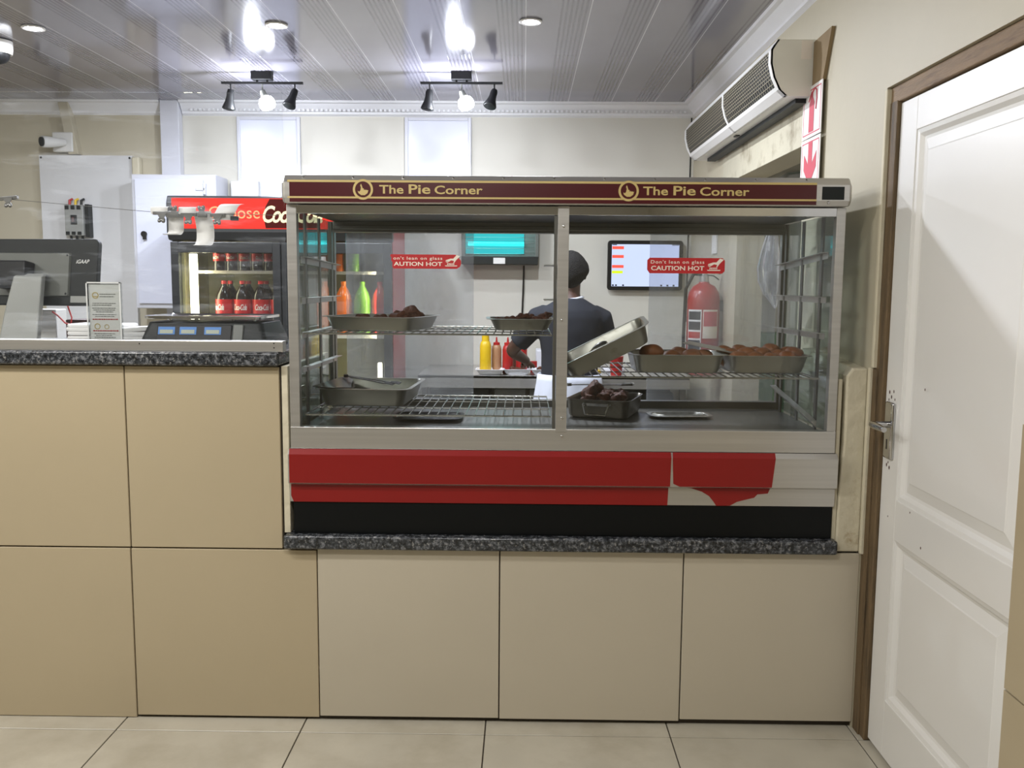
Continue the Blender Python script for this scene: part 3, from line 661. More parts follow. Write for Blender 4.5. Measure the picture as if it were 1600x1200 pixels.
# clear bag behind the warmer
b = MB(); rings = []
for z, w, dy, cx in ((1.668, .012, .012, .965), (1.64, .03, .02, .963), (1.58, .05, .03, .958), (1.51, .068, .04, .955), (1.46, .070, .045, .962), (1.41, .052, .035, .972), (1.375, .022, .02, .982), (1.355, .008, .006, .985)):
    rings.append([(cx+w*.62*math.cos(2*PI*k/20)*(1+.18*math.sin(k*3.1)), .72+dy*math.sin(2*PI*k/20)*(1+.2*math.cos(k*2.3)), z) for k in range(20)])
b.loft(rings)
t = thing('plastic_bag', (.965, .72, 1.355), 'clear plastic bag hanging behind the right end of the food warmer', 'plastic bag')
b.build('bag_film', 'plasticbag', t)
b = MB(); b.tube([(.965, .72, 1.665), (.965, .70, 1.69), (.965, .645, 1.70)], .003, 6); b.build('bag_tie', 'white', t)
b = MB(); b.box(.945, .985, .700, .735, 1.41, 1.50); b.build('bag_contents', 'paper', t, bevel=.01)

# ================================================================ LEFT COUNTER ITEMS
ZW = 1.2225
# point of sale monitor seen from behind
t = thing('till_monitor', (-1.72, .33, ZW), 'back of a dark touch-screen till monitor on a grey stand', 'monitor')
tilt = Matrix.Translation((-1.72, .36, 1.47)) @ Matrix.Rotation(R_(-7), 4, 'Z') @ Matrix.Rotation(R_(-9), 4, 'X')
b = MB(); b.loft([[(p[0], y_, p[1]) for p in rrect(0, 0, .46, .235, .018)] for y_ in (-.012, .012)]); b.xf(tilt); b.build('screen_housing', 'dgrey', t, bevel=.003)
b = MB(); b.loft([[(p[0], y_, p[1]) for p in rrect(-.040, -.01, .34-s_, .155-s_, .006)] for y_, s_ in ((-.012, 0), (-.020, .006))]); b.xf(tilt); pl = b.build('back_plate', 'mgrey', t)
for x_, z_ in ((.12, .058), (.12, -.078)): MB().ell((x_, -.0205, z_), .004, .0015, .004, 10, 6).xf(tilt).build('screw', 'black', pl)
b = MB(); text(b, 'iGAAP', .150, .200, .030, .044, -.0135, .01, shear=.3); b.xf(tilt); b.build('lettering', 'white', t, smooth=False)
b = MB(); b.box(.135, .195, -.0135, -.012, -.108, -.085); b.xf(tilt); b.build('serial_label', 'lgrey', t, smooth=False)
b = MB(); b.loft([[(x0, y_, z_), (x1, y_, z_), (x1, y_+.03, z_), (x0, y_+.03, z_)] for x0, x1, y_, z_ in ((-1.80, -1.665, .22, ZW), (-1.79, -1.668, .25, 1.33), (-1.765, -1.665, .275, 1.455), (-1.76, -1.67, .30, 1.465))])
b.build('stand', 'lgrey', t, smooth=False, bevel=.006)
b = MB(); b.box(-.115, .0, -.075, -.02, -.065, .03); b.xf(tilt); b.build('hinge_block', 'black', t, bevel=.006)
b = MB(); b.box(-1.82, -1.64, .20, .42, ZW, ZW+.012); b.build('stand_foot', 'lgrey', t, bevel=.004)
b = MB(); b.tube([(-1.625, .36, 1.36), (-1.615, .37, 1.31), (-1.625, .38, 1.285), (-1.65, .39, 1.29), (-1.68, .40, 1.315), (-1.70, .40, 1.33)], .0028, 8)
b.build('red_cable', 'redcable', t)['label'] = 'red cable looping below the screen'
# small brown box
o = MB().box(-1.68, -1.56, .45, .53, ZW, 1.30).build('box', 'brownbox', bevel=.004); tag(o, 'small dark brown box behind the till monitor stand', 'box')
o = MB().box(-1.90, -1.74, .50, .58, ZW, 1.335).build('box', 'white', bevel=.004); tag(o, 'white box at the left edge behind the till monitor', 'box')
# leaflet stand
t = thing('leaflet_holder', (-1.385, .13, ZW), 'clear upright holder with a printed white leaflet facing out', 'leaflet holder')
b = MB(); b.box(-1.438, -1.328, .126, .128, ZW, 1.437); b.box(-1.438, -1.328, .134, .136, ZW, 1.437)
for x0, x1 in ((-1.440, -1.436), (-1.330, -1.326)): b.box(x0, x1, .124, .138, ZW, 1.437)
b.box(-1.438, -1.328, .124, .138, 1.434, 1.438); b.box(-1.438, -1.328, .11, .17, ZW, ZW+.003); b.build('acrylic_sleeve', 'glass', t, smooth=False)
b = MB()
for x0, x1 in ((-1.440, -1.436), (-1.330, -1.326)): b.box(x0, x1, .1235, .125, ZW, 1.438)
b.box(-1.440, -1.326, .1235, .125, 1.434, 1.438); b.build('sleeve_edge', 'white', t, smooth=False)
lf = MB().box(-1.434, -1.332, .130, .131, ZW+.004, 1.432).build('leaflet', 'paper', t, smooth=False)
b = MB(); rd = random.Random(3)
for z_, x0, x1 in [(1.398-.0, -1.398, -1.345), (1.390, -1.398, -1.35)]+[(1.368, -1.422, -1.345), (1.362, -1.424, -1.36), (1.352, -1.424, -1.345), (1.346, -1.42, -1.348), (1.340, -1.412, -1.355), (1.331, -1.424, -1.345), (1.325, -1.415, -1.35), (1.268, -1.42, -1.35), (1.262, -1.415, -1.362), (1.256, -1.42, -1.35), (1.250, -1.42, -1.345)]:
    x_ = x0
    while x_ < x1: w_ = rd.uniform(.003, .009); b.box(x_, min(x_+w_, x1), .1293, .1298, z_-.0011, z_+.0011); x_ += w_+.0016
b.build('print', 'mgrey', lf, smooth=False)
b = MB(); text(b, 'WE ARE GLAD YOU ARE HERE', -1.424, -1.345, 1.313, 1.318, .1293, .02); text(b, 'PLEASE SHARE YOUR THOUGHTS', -1.424, -1.345, 1.2755, 1.280, .1293, .02); b = MB()
for z_ in (1.3155, 1.2778):
    x_ = -1.424
    while x_ < -1.346: w_ = rd.uniform(.003, .008); b.box(x_, x_+w_, .1292, .1297, z_-.0018, z_+.0018); x_ += w_+.0018
b.build('red_print', 'red_sign', lf, smooth=False)
b = MB()
for cx, cz, r in ((-1.412, 1.394, .011), (-1.409, 1.292, .010), (-1.378, 1.291, .008)):
    for k in range(24):
        a0, a1 = 2*PI*k/24, 2*PI*(k+1)/24; b.add([(cx+q_*math.cos(a), .1293, cz+q_*math.sin(a)) for q_, a in ((r, a0), (r, a1), (r*.72, a1), (r*.72, a0))], [(0, 1, 2, 3)])
b.box(-1.420, -1.404, .1292, .1297, 1.389, 1.392); b.build('leaflet_emblem', 'gold', lf, smooth=False)
# napkins / paper stack
def sheets(x0, x1, y0, y1, z0, z1, n, seed, label):
    b_ = MB(); rr = random.Random(seed)
    for i in range(n):
        za = z0+(z1-z0)*i/n; zb = z0+(z1-z0)*(i+.9)/n; dx = rr.uniform(-.006, .006)
        ring = []
        for z_, sh in ((za, 0), ((za+zb)/2, .004), (zb, 0)): ring.append([(p[0], p[1], z_+.004*math.sin(p[0]*40+i)*(i/n)) for p in rrect((x0+x1)/2+dx, (y0+y1)/2, x1-x0+sh-i*.004, y1-y0+sh, .02)])
        b_.loft(ring)
    return tag(b_.build('paper_stack', 'paper'), label, 'paper')
sheets(-1.60, -1.395, .28, .44, ZW, 1.293, 5, 1, 'stack of white wrapping paper left of the leaflet holder')
sheets(-1.39, -1.27, .24, .40, ZW, 1.285, 4, 2, 'stack of white wrapping paper between the leaflet holder and the scale')
# scale
t = thing('counter_scale', (-1.07, .25, ZW), 'dark counter weighing scale with three blue-framed displays and a steel platter', 'scale')
b = MB(); b.loft([[(p[0], p[1], z_) for p in rrect(-1.07, .30, w_, d_, .02)] for z_, w_, d_ in ((ZW, .425, .30), (ZW+.02, .425, .30), (1.306, .385, .24))]); b.build('scale_body', 'dgrey', t, bevel=.003)
sl = Matrix.Translation((-1.09, .163, 1.272)) @ Matrix.Rotation(R_(-17), 4, 'X')
b = MB(); b.box(-.135, .115, -.004, .006, -.028, .026); b.xf(sl); dp = b.build('display_panel', 'black', t, bevel=.002)
for x0 in (-.130, -.058, .025):
    b = MB(); b.box(x0, x0+.056, -.0055, -.004, -.008, .018); b.xf(sl); bf = b.build('display', 'blue', dp, smooth=False)
    b = MB(); b.box(x0+.006, x0+.050, -.0065, -.0056, -.005, .008); b.xf(sl); b.build('display_glass', 'lcd', bf, smooth=False)
b = MB(); b.box(.12, .155, -.006, .006, -.028, .028); b.xf(sl); b.build('key_block', 'mgrey', t, bevel=.003)
b = MB()
for x_ in (-1.22, -1.13, -1.0, -.93): b.lathe([(.007, 1.303), (.007, 1.320)], (x_, .27, 0), 10)
b.build('platter_support', 'chrome', t)
b = MB(); b.loft([[(p[0], p[1], z_) for p in rrect(-1.075, .29, w_, d_, .025)] for z_, w_, d_ in ((1.3175, .38, .25), (1.3185, .395, .262), (1.327, .395, .262), (1.3275, .388, .255), (1.322, .375, .245))]); b.build('platter', 'chrome', t)

# order clips on a line
t = thing('clip_line', (-1.4, .10, 1.66), 'thin wire strung across behind the counter glass for order slips', 'wire')
WX = lambda x: 1.667+(-.207-x+(-1.0)+.0)*0
def wz(x): return 1.700+(x+1.647)*(1.664-1.700)/(-1.205+1.647) if x < -1.2 else 1.664+(x+1.2)*-.02
b = MB(); b.tube([(x_, .10, wz(x_)) for x_ in (-2.4, -1.9, -1.647, -1.4, -1.2, -1.0, -.80)], .0009, 5)
b.tube([(-.80, .10, wz(-.80)), (-.775, .05, wz(-.80)), (-.765, .013, wz(-.80))], .0009, 5); b.build('wire_strand', 'steel_d', t)
def clip(x, z, w, flip, label, rz=0):
    s = thing('bulldog_clip', (x, .10, z), label, 'clip', 'bulldog clips on the order line')
    sg = 1 if flip else -1
    b_ = MB(); b_.loft([[(x-w/2+i*w, .10+p[0], z+p[1]*1) for p in ((-.006, -.005), (-.0065, .004), (0, .006), (.0065, .004), (.006, -.005))] for i in (0, 1)]); b_.build('clip_jaw', 'steel_d', s)
    b_ = MB(); b_.loft([[(x-ww, .10-.008, zz), (x+ww, .10-.008, zz), (x+ww, .10-.005, zz), (x-ww, .10-.005, zz)] for ww, zz in ((.016, z), (.008, z+sg*.014), (.009, z+sg*.020))])
    b_.tube([(x-.010, .092, z+sg*.022), (x+.010, .092, z+sg*.022)], .0055, 10); b_.ell((x-.006, .088, z+sg*.025), .006, .004, .006); b_.ell((x+.007, .088, z+sg*.026), .006, .004, .006)
    b_.build('clip_grip', 'steel_d', s); s.rotation_euler = (0, rz, 0); return s
clip(-1.168, 1.660, .058, False, 'leftmost bulldog clip of the cluster on the order line')
clip(-1.128, 1.652, .055, True, 'bulldog clip with grips turned up, holding the short curled slip')
clip(-1.082, 1.656, .050, False, 'bulldog clip between the two hanging curled slips')
clip(-1.038, 1.653, .026, True, 'narrow bulldog clip above the long curled slip')
clip(-.988, 1.655, .048, False, 'rightmost steel bulldog clip beside the upturned slip')
clip(-1.665, 1.705, .060, False, 'bulldog clip alone at the far left of the order line', rz=R_(-6))
o = MB().box(-.947, -.922, .094, .106, 1.638, 1.652).build('binder_clip', 'black', bevel=.002); tag(o, 'small black clip at the right end of the order slips', 'clip')
def slip(path, x0, x1, label, skew=0):
    n_ = 24; P = []
    import itertools
    for i in range(n_+1):
        f_ = i/n_*(len(path)-1); k = min(int(f_), len(path)-2); u = f_-k
        p0 = path[max(k-1, 0)]; p1 = path[k]; p2 = path[k+1]; p3 = path[min(k+2, len(path)-1)]
        P.append(tuple(.5*((2*p1[j])+(-p0[j]+p2[j])*u+(2*p0[j]-5*p1[j]+4*p2[j]-p3[j])*u*u+(-p0[j]+3*p1[j]-3*p2[j]+p3[j])*u**3) for j in (0, 1)))
    b_ = MB(); vs = []; fs = []
    for i, (y_, z_) in enumerate(P):
        sh = skew*i/n_; vs += [(x0+sh, y_, z_), (x1+sh, y_, z_)]
        if i: fs.append((2*i-2, 2*i-1, 2*i+1, 2*i))
    b_.add(vs, fs); o_ = b_.build('order_slip', 'paper'); so_ = o_.modifiers.new('s', 'SOLIDIFY'); so_.thickness = .0004
    return tag(o_, label, 'paper slip', 'order slips clipped on the line')
slip([(.106, 1.668), (.112, 1.65), (.12, 1.62), (.125, 1.603), (.110, 1.592), (.09, 1.594)], -1.150, -1.100, 'short white order slip curling up at its lower end', skew=-.018)
slip([(.106, 1.668), (.118, 1.64), (.126, 1.61), (.122, 1.58), (.105, 1.563), (.085, 1.558)], -1.070, -1.012, 'longest white order slip, hanging and curled at the bottom', skew=.004)
slip([(.106, 1.640), (.103, 1.655), (.10, 1.668), (.115, 1.688), (.14, 1.694)], -1.010, -.945, 'white order slip bent upwards at the right of the clips', skew=.03)
slip([(.101, 1.657), (.097, 1.668), (.10, 1.679), (.12, 1.683)], -1.205, -1.150, 'flat white order slip poking up behind the leftmost clip')
slip([(.101, 1.655), (.097, 1.668), (.10, 1.679), (.12, 1.682)], -1.115, -1.058, 'flat white order slip poking up above the middle clips')

# ================================================================ KITCHEN
# fridge
FX0, FX1, FY0, FY1 = -2.015, -.748, 2.30, 2.84
t = fr = thing('drinks_fridge', ((FX0+FX1)/2, 2.66, 0), 'double glass-door drinks fridge with a backlit red header', 'fridge')
b = MB(); b.box(FX0, FX0+.03, FY0+.04, FY1, .05, 1.92); b.box(FX0, FX1, FY1-.03, FY1, .05, 1.92); b.box(FX0, FX1, FY0+.04, FY1, .05, .25); b.box(FX0, FX1, FY0+.04, FY1, 1.74, 1.92)
b.box((FX0+FX1)/2-.02, (FX0+FX1)/2+.02, FY0+.04, FY0+.10,   .25, 1.74); b.box(FX1-.03, FX1-.002, FY0+.04, FY1, .05, 1.92)
b.build('fridge_body', 'fridge', t, smooth=False, bevel=.004)
MB().box(FX1-.002, FX1+.001, FY0+.03, FY1, .05, 1.93).build('side_panel', 'fridger', t, smooth=False)['label'] = 'red right side of the fridge'
b = MB(); b.box(FX0+.03, FX1-.03, FY1-.045, FY1-.03,   .25, 1.74); b.box(FX1-.045, FX1-.03, FY0+.1, FY1-.03,   .25, 1.74); b.box(FX0+.03, FX0+.045, FY0+.1, FY1-.03,   .25, 1.74); b.build('lining', 'lining', t, smooth=False)
b = MB(); b.loft([[(x_, p[0], p[1]) for p in ((FY0+.05, 1.925), (FY0+.0, 1.922), (FY0-.02, 1.88), (FY0-.022, 1.72), (FY0, 1.675), (FY0+.05, 1.67))] for x_ in (FX0-.005, FX1+.003)]); b.build('header_box', 'fridge', t, smooth=False, bevel=.006)
b = MB(); b.loft([[(x_, p[0], p[1]) for p in ((FY0-.0235, 1.908), (FY0-.026, 1.89), (FY0-.027, 1.745), (FY0-.024, 1.738), (FY0-.018, 1.75), (FY0-.018, 1.89))] for x_ in (FX0+.03, FX1-.02)])
hd = b.build('header_sign', 'coke', t, smooth=False)
yy = FY0-.0285
b = MB(); text(b, 'Choose', -1.775, -1.487, 1.795, 1.862, yy, .0); b.build('lettering', 'coke_t', hd, smooth=False)
b = MB(); pts = [(-1.455, 1.742), (-1.465, 1.80), (-1.455, 1.86), (-1.43, 1.904), (-1.17, 1.904), (-1.14, 1.86), (-1.145, 1.80), (-1.15, 1.742)]; b.prism(pts, 'y', yy+.0003, yy+.002); b.build('pictured_bottle', 'coke_b', hd, smooth=False)
b = MB(); text(b, 'Coca-Cola', -1.470, -1.13, 1.772, 1.868, yy-.001, .02, shear=.35, space=.85); b.build('script_lettering', 'coke_w', hd, smooth=False)
for x0, x1 in ((FX0+.005, (FX0+FX1)/2-.003), ((FX0+FX1)/2+.003, FX1-.005)):
    b = MB(); b.box(x0, x0+.045, FY0, FY0+.035, .27, 1.665); b.box(x1-.045, x1, FY0, FY0+.035, .27, 1.665); b.box(x0+.045, x1-.045, FY0, FY0+.035, 1.605, 1.665); b.box(x0+.045, x1-.045, FY0, FY0+.035, .27, .33)
    dr = b.build('fridge_door', 'fridge', t, smooth=False, bevel=.003)
    MB().box(x0+.045, x1-.045, FY0+.012, FY0+.018, .33, 1.605).build('door_glass', 'fglass', dr, smooth=False)
MB().box(-1.925, -1.885, FY0+.05, FY0+.085, .40, 1.60).build('light_strip', 'led', t, smooth=False, bevel=.006)['label'] = 'bright yellowish lighting strip'
MB().box(-.845, -.820, FY0+.05, FY0+.075, .40, .98).build('light_strip', 'led', t, smooth=False, bevel=.006)
area('fridge_light', (-1.86, 2.42, 1.05), .06, 1.2, 2.2, (1, .92, .6), rot=(R_(90), 0, R_(-90)))
area('fridge_light', (-.86, 2.42, .95), .06, 1.2, 5, (1, .92, .6), rot=(R_(90), 0, R_(90)))
for z in (1.50, 1.13, .78, .45):
    for x0, x1 in ((FX0+.09, (FX0+FX1)/2-.03), ((FX0+FX1)/2+.03, FX1-.05)):
        b = MB(); b.box(x0, x1, FY0+.12, FY0+.135, z-.012 if z > 1.2 else z-.014, z+.006); 
        for k in range(8): y_ = FY0+.15+k*.055; b.box(x0, x1, y_, y_+.01, z-.008, z)
        b.build('shelf', 'cream', t, smooth=False)
def bottle(liq, cap, label_m, h_=.315, r=.050, letter=False):
    s = thing('drink_bottle', (0, 0, 0), 'x', 'bottle')
    MB().lathe([(r*.75, 0), (r, .012), (r, h_*.28), (r*.93, h_*.33), (r, h_*.40), (r, h_*.62), (r*.85, h_*.75), (r*.45, h_*.88), (r*.28, h_*.92), (r*.28, h_*.95)]).build('bottle_body', liq, s)
    MB().lathe([(r*.32, h_*.945), (r*.32, h_), (r*.28, h_*1.005)], n=16).build('cap', cap, s)
    lb = MB().lathe([(r*1.015, h_*.38), (r*1.015, h_*.66)]).build('bottle_label', label_m, s, smooth=True)
    if letter:
        q_ = MB(); text(q_, 'Coca-Cola', -.042, .042, h_*.46, h_*.57, 0, .02, shear=.35, space=.85)
        q_.v = [Vector((r*1.03*math.sin(v.x/r), -r*1.03*math.cos(v.x/r), v.z)) for v in q_.v]; q_.build('lettering', 'cream', lb, smooth=False)
    return s
cola = bottle('cola', 'redl', 'redl', letter=True)
used = False
for row, (z, ys, nm) in enumerate(((1.501, (2.47,), 'top'), (1.131, (2.47, 2.585), 'middle'), (.781, (2.47,), 'lower'))):
    for ry, y in enumerate(ys):
        for j in range(6 if row == 0 else 4):
            lab = 'cola bottle with red label, %s from left, %s%s shelf, left fridge door' % (ORD[j], 'behind, ' if ry else '', nm)
            x = -1.765+j*.108 if row else -1.79+j*.074
            # upper shelf has small headroom
            sc = (.66, .66, .50) if z > 1.4 else (1, 1, 1)
            if not used: cola.location = (x, y, z); cola['label'] = lab; cola['group'] = 'cola bottles in the fridge'; cola.scale = sc; used = True; o = cola
            else: o = dup(cola, (x, y, z), 0, lab, 'cola bottles in the fridge', scale=sc)
            o.rotation_euler = (0, 0, (j*.5-.6)*(1 if ry == 0 else 2))
def other(liq, cap, word, places):
    p0 = None
    for (x, z, sc, lab) in places:
        if p0 is None: p0 = bottle(liq, cap, liq); o = p0; o.location = (x, 2.47, z); o['label'] = lab; o['group'] = word; o.scale = sc
        else: dup(p0, (x, 2.47, z), 0, lab, word, scale=sc)
S1 = (1, 1, 1); S5 = (.66, .66, .50)
other('orange', 'orange', 'orange drinks in the fridge', [(-1.17, 1.131, S1, 'orange drink bottle, leftmost on the middle shelf of the right fridge door'), (-1.06, 1.131, S1, 'orange drink bottle, second on the middle shelf of the right fridge door'),
      (-1.17, 1.501, S5, 'small orange drink bottle, leftmost on the top shelf of the right fridge door'), (-1.09, 1.501, S5, 'small orange drink bottle, second on the top shelf of the right fridge door')])
other('green', 'green', 'green drinks in the fridge', [(-.95, 1.131, S1, 'green drink bottle on the middle shelf of the right fridge door'), (-1.00, 1.501, S5, 'small green drink bottle on the top shelf of the right fridge door')])
other('redd', 'redl', 'red drinks in the fridge', [(-.845, 1.131, S1, 'red drink bottle at the right end of the middle fridge shelf')])

# white board, breaker, enclosure, camera
t = thing('backing_board', (-2.86, 3.06, 1.1), 'plain white backing board on the back wall below the bullet camera', 'board')
MB().box(-3.14, -2.535, 3.055, 3.088, 1.1, 2.245).build('board_sheet', 'board', t, smooth=False, bevel=.002)
for x_ in (-3.125, -2.55): MB().ell((x_, 3.053, 2.23), .007, .004, .007, 10, 6).build('screw', 'black', t)
t = thing('circuit_breaker', (-2.89, 3.03, 1.72), 'grey three-pole circuit breaker on the white backing board', 'circuit breaker')
MB().box(-2.955, -2.835, 2.985, 3.054, 1.73, 1.925).build('breaker_body', 'lgrey', t, bevel=.004)
b = MB(); b.box(-2.83, -2.805, 3.0, 3.054, 1.72, 1.93); b.box(-2.915, -2.875, 2.980, 2.986, 1.80, 1.86)
for k in range(3): b.box(-2.95+k*.038, -2.925+k*.038, 2.980, 2.986, 1.895, 1.92); b.box(-2.95+k*.038, -2.925+k*.038, 2.980, 2.986, 1.735, 1.755)
b.build('terminal_cover', 'dgrey', t, bevel=.002)
MB().box(-2.903, -2.890, 2.966, 2.982, 1.815, 1.845).build('toggle', 'brownbox', t, bevel=.002)
for k, mname in enumerate(('sauce', 'yellow', 'black')):
    b = MB(); b.tube([(-2.937+k*.038, 3.02, 1.92), (-2.935+k*.038, 3.02, 1.955), (-2.93+k*.038, 3.044, 1.965)], .008, 8); b.build('cable_end', mname, t)
b = MB()
for k in range(3): b.tube([(-2.937+k*.038, 3.02, 1.735), (-2.937+k*.036, 3.03, 1.70), (-2.93+k*.034, 3.044, 1.66)], .008, 8)
b.build('cable_end', 'dgrey', t)
t = thing('electrical_enclosure', (-2.25, 2.95, 1.25), 'pale grey steel electrical enclosure with a hinged door, left of the fridge', 'enclosure')
MB().box(-2.46, -1.93, 2.86, 3.095, 1.27, 2.105).build('enclosure_body', 'cabw', t, smooth=False, bevel=.005)
dr = MB().box(-2.435, -2.005, 2.845, 2.86, 1.30, 2.075).build('enclosure_door', 'panelw', t, smooth=False, bevel=.003)
b = MB(); b.lathe([(.018, 0), (.018, .012)]); b.xf(Matrix.Translation((-2.385, 2.845, 1.735)) @ Matrix.Rotation(PI/2, 4, 'X')); b.box(-2.388, -2.366, 2.825, 2.832, 1.70, 1.735); b.build('lock', 'black', dr)
b = MB(); b.box(-2.05, -1.995, 2.838, 2.846, 2.005, 2.022); b.box(-2.004, -1.99, 2.838, 2.86, 1.98, 2.05); b.build('hinge', 'cabw', t, bevel=.002)
o = MB().box(-1.90, -1.72, 3.05, 3.098, 1.93, 2.09).build('trunking_box', 'white', bevel=.004)
tag(o, 'small white box on the wall just above the fridge top', 'box')
# left edge bracket
o = MB().box(-2.53, -2.48, 3.03, 3.088, 2.10, 2.235).build('conduit', 'plaster', bevel=.01); tag(o, 'short stained conduit stub at the top right of the backing board', 'conduit')
t = thing('bullet_camera', (-2.97, 2.95, 2.26), 'white bullet security camera on a square box at upper left', 'security camera')
MB().box(-3.03, -2.90, 3.02, 3.09, 2.262, 2.385).build('mount_box', 'white', t, bevel=.006)
b = MB(); b.tube([(-2.95, 3.02, 2.32), (-3.0, 2.94, 2.31), (-3.03, 2.90, 2.307)], [.022, .034, .036], 16); cb = b.build('camera_body', 'white', t)
b = MB(); b.tube([(-3.03, 2.901, 2.307), (-3.036, 2.893, 2.306)], .029, 16); b.build('lens', 'black', t)
t = thing('dome_camera', (-2.545, 1.62, 2.50), 'white dome security camera hanging from the ceiling at the left edge', 'security camera')
MB().lathe([(.062, .025), (.066, .05), (.066, .085), (.055, .088)], (-2.545, 1.62, 2.50)).build('camera_housing', 'white', t)
MB().lathe([(.01, -.022), (.03, -.014), (.045, .0), (.052, .02), (.052, .028)], (-2.545, 1.62, 2.50)).build('camera_dome', 'black', t)

# worktop table in kitchen
t = thing('work_table', (.3, 2.7, 0), 'long steel work table against the back wall behind the cook', 'table')
b = MB(); b.box(-.62, .98, 2.42, 3.08, .885, .905); b.box(-.62, .98, 2.42, 2.435, .83, .905); b.build('tabletop', 'steel_h', t, smooth=False, bevel=.003)
for x in (-.60, .2, .93):
    for y in (2.46, 3.02): MB().box(x, x+.035, y, y+.035, 0, .885).build('leg', 'steel_d', t, smooth=False)
MB().box(-.60, .96, 2.47, 3.05, .30, .32).build('undershelf', 'steel_d', t, smooth=False)
for k, (x0, x1, h_, mn, lab) in enumerate(((-.56, -.20, .50, 'dgrey', 'dark crate under the left end of the work table'), (-.17, .02, .50, 'mgrey', 'grey carton under the work table beside a crate'), (.04, .30, .5, 'mgrey', 'grey carton under the work table behind the cook'), (.34, .90, .48, 'dgrey', 'dark crate under the right end of the work table'))):
    o = MB().box(x0, x1, 2.50, 2.95, .32, .32+h_).build('crate', mn, bevel=.008); tag(o, lab, 'crate')
# sauce bottles
def squeeze(x, y, r, h_, body, capm, lab, nozzle=True):
    s = thing('sauce_bottle', (x, y, .9055), lab, 'sauce bottle', 'sauce bottles on the work table')
    MB().lathe([(r*.9, 0), (r, .006), (r, h_*.70), (r*.85, h_*.80), (r*.6, h_*.84)], (x, y, .9055)).build('bottle_body', body, s)
    MB().lathe([(r*.68, h_*.83), (r*.66, h_*.90)]+([(r*.22, h_*.92), (r*.12, h_*1.06)] if nozzle else [(r*.62, h_*.99), (r*.5, h_)]), (x, y, .9055), 16).build('cap', capm, s)
squeeze(-.225, 2.52, .034, .235, 'yellow', 'yellow', 'tall yellow squeeze bottle at the left of the sauce bottles', False)
squeeze(-.160, 2.56, .030, .205, 'tan', 'sauce', 'tan sauce bottle with a red nozzle cap')
squeeze(-.092, 2.54, .032, .205, 'sauce', 'sauce', 'red sauce bottle with a red cap, middle of the row')
squeeze(-.010, 2.54, .034, .215, 'sauce', 'yellow', 'red sauce bottle with a yellow cap near the cook\'s elbow')
squeeze(-.045, 2.66, .026, .25, 'meat', 'dgrey', 'dark brown bottle standing behind the red sauce bottles', False)
# foam trays with food
def foam_tray(x, y, lab, food):
    s = thing('foam_tray', (x, y, .9055), lab, 'foam tray', 'white foam trays on the work table')
    b_ = MB(); b_.loft([[(p[0], p[1], .9055+z_) for p in rrect(x, y, w_, w_*.8, .02)] for w_, z_ in ((.12, 0), (.165, .032), (.172, .032), (.172, .034), (.16, .034), (.118, .004))]); b_.build('tray_shell', 'foam', s)
    if food:
        for k in range(2):
            o_ = bpy.data.objects.new('sauced_food', meats[k]); C.objects.link(o_); o_.location = (x-.02+.045*k, y+.01, .915); o_.scale = (.9, .9, .8); tag(o_, ('left' if k == 0 else 'right')+' helping of sauced food in the '+food+' foam tray', 'food', 'food in the foam trays')
foam_tray(-.195, 2.50-.02, 'empty-looking white foam tray, leftmost on the work table', None)
foam_tray(-.035, 2.505, 'white foam tray with red sauced food, middle of the three', 'middle')
foam_tray(.130, 2.50, 'white foam tray with red sauced food, nearest the cook', 'right')
o = MB().box(.045, .085, 2.60, 2.64, .9055, .975).build('spice_box', 'sauce', bevel=.003); tag(o, 'small red box behind the foam trays', 'box')
o = MB().box(.08, .30, 2.75, 2.95, .9055, 1.03).build('container', 'foam', bevel=.006); tag(o, 'white container at the back of the work table by the cook', 'container')
for x0, x1, y0, y1, h_, mn, lab in ((.40, .47, 2.55, 2.65, .02, 'yellow', 'yellow packet lying on the table right of the cook'), (.49, .62, 2.6, 2.72, .03, 'foam', 'white wrapped packet on the table right of the cook')):
    o = MB().box(x0, x1, y0, y1, .9055, .9055+h_).build('food_packet', mn, bevel=.008); tag(o, lab, 'packet')
o = MB().lathe([(.032, 0), (.042, .11), (.043, .112)], (.555, 2.50, .9055)).build('cup', 'sauce'); tag(o, 'red cup on the work table right of the cook', 'cup')

# insect killer on back wall
t = thing('insect_killer', (-.09, 3.0, 1.56), 'wall-mounted electric insect killer with glowing cyan tubes', 'insect killer')
b = MB(); b.box(-.40, .095, 3.02, 3.095, 1.61, 1.90); b.box(-.40, .095, 2.96, 3.095, 1.87, 1.90); b.box(.07, .095, 2.97, 3.095, 1.61, 1.90); b.box(-.40, -.375, 2.97, 3.095, 1.61, 1.90); b.build('casing', 'mgrey', t, smooth=False, bevel=.004)
MB().box(-.40, .09, 2.94, 3.095, 1.563, 1.615).build('catch_tray', 'dgrey', t, smooth=False, bevel=.004)
MB().box(-.375, .0, 3.012, 3.02, 1.63, 1.87).build('glow_plate', 'cyan2', t, smooth=False)
for z in (1.695, 1.80): MB().tube([(-.36, 2.995, z), (.0, 2.995, z)], .013, 12).build('uv_tube', 'cyan', t)
b = MB()
for k in range(7): z = 1.63+.035*k; b.tube([(-.375, 2.972, z), (.07, 2.972, z)], .0015, 5)
b.build('guard_wire', 'steel_d', t)
MB().box(-.195, -.12, 2.938, 2.941, 1.567, 1.605).build('sticker', 'paper', t, smooth=False)
b = MB(); b.tube([(.0, 3.08, 1.56), (-.003, 3.09, 1.40), (-.01, 3.09, 1.2), (-.012, 3.09, 1.0)], .006, 8); b.build('power_cord', 'black', t)
area('insect_glow', (-.18, 2.93, 1.75), .3, .2, 1.0, (.05, .8, .85), rot=(R_(90), 0, 0))

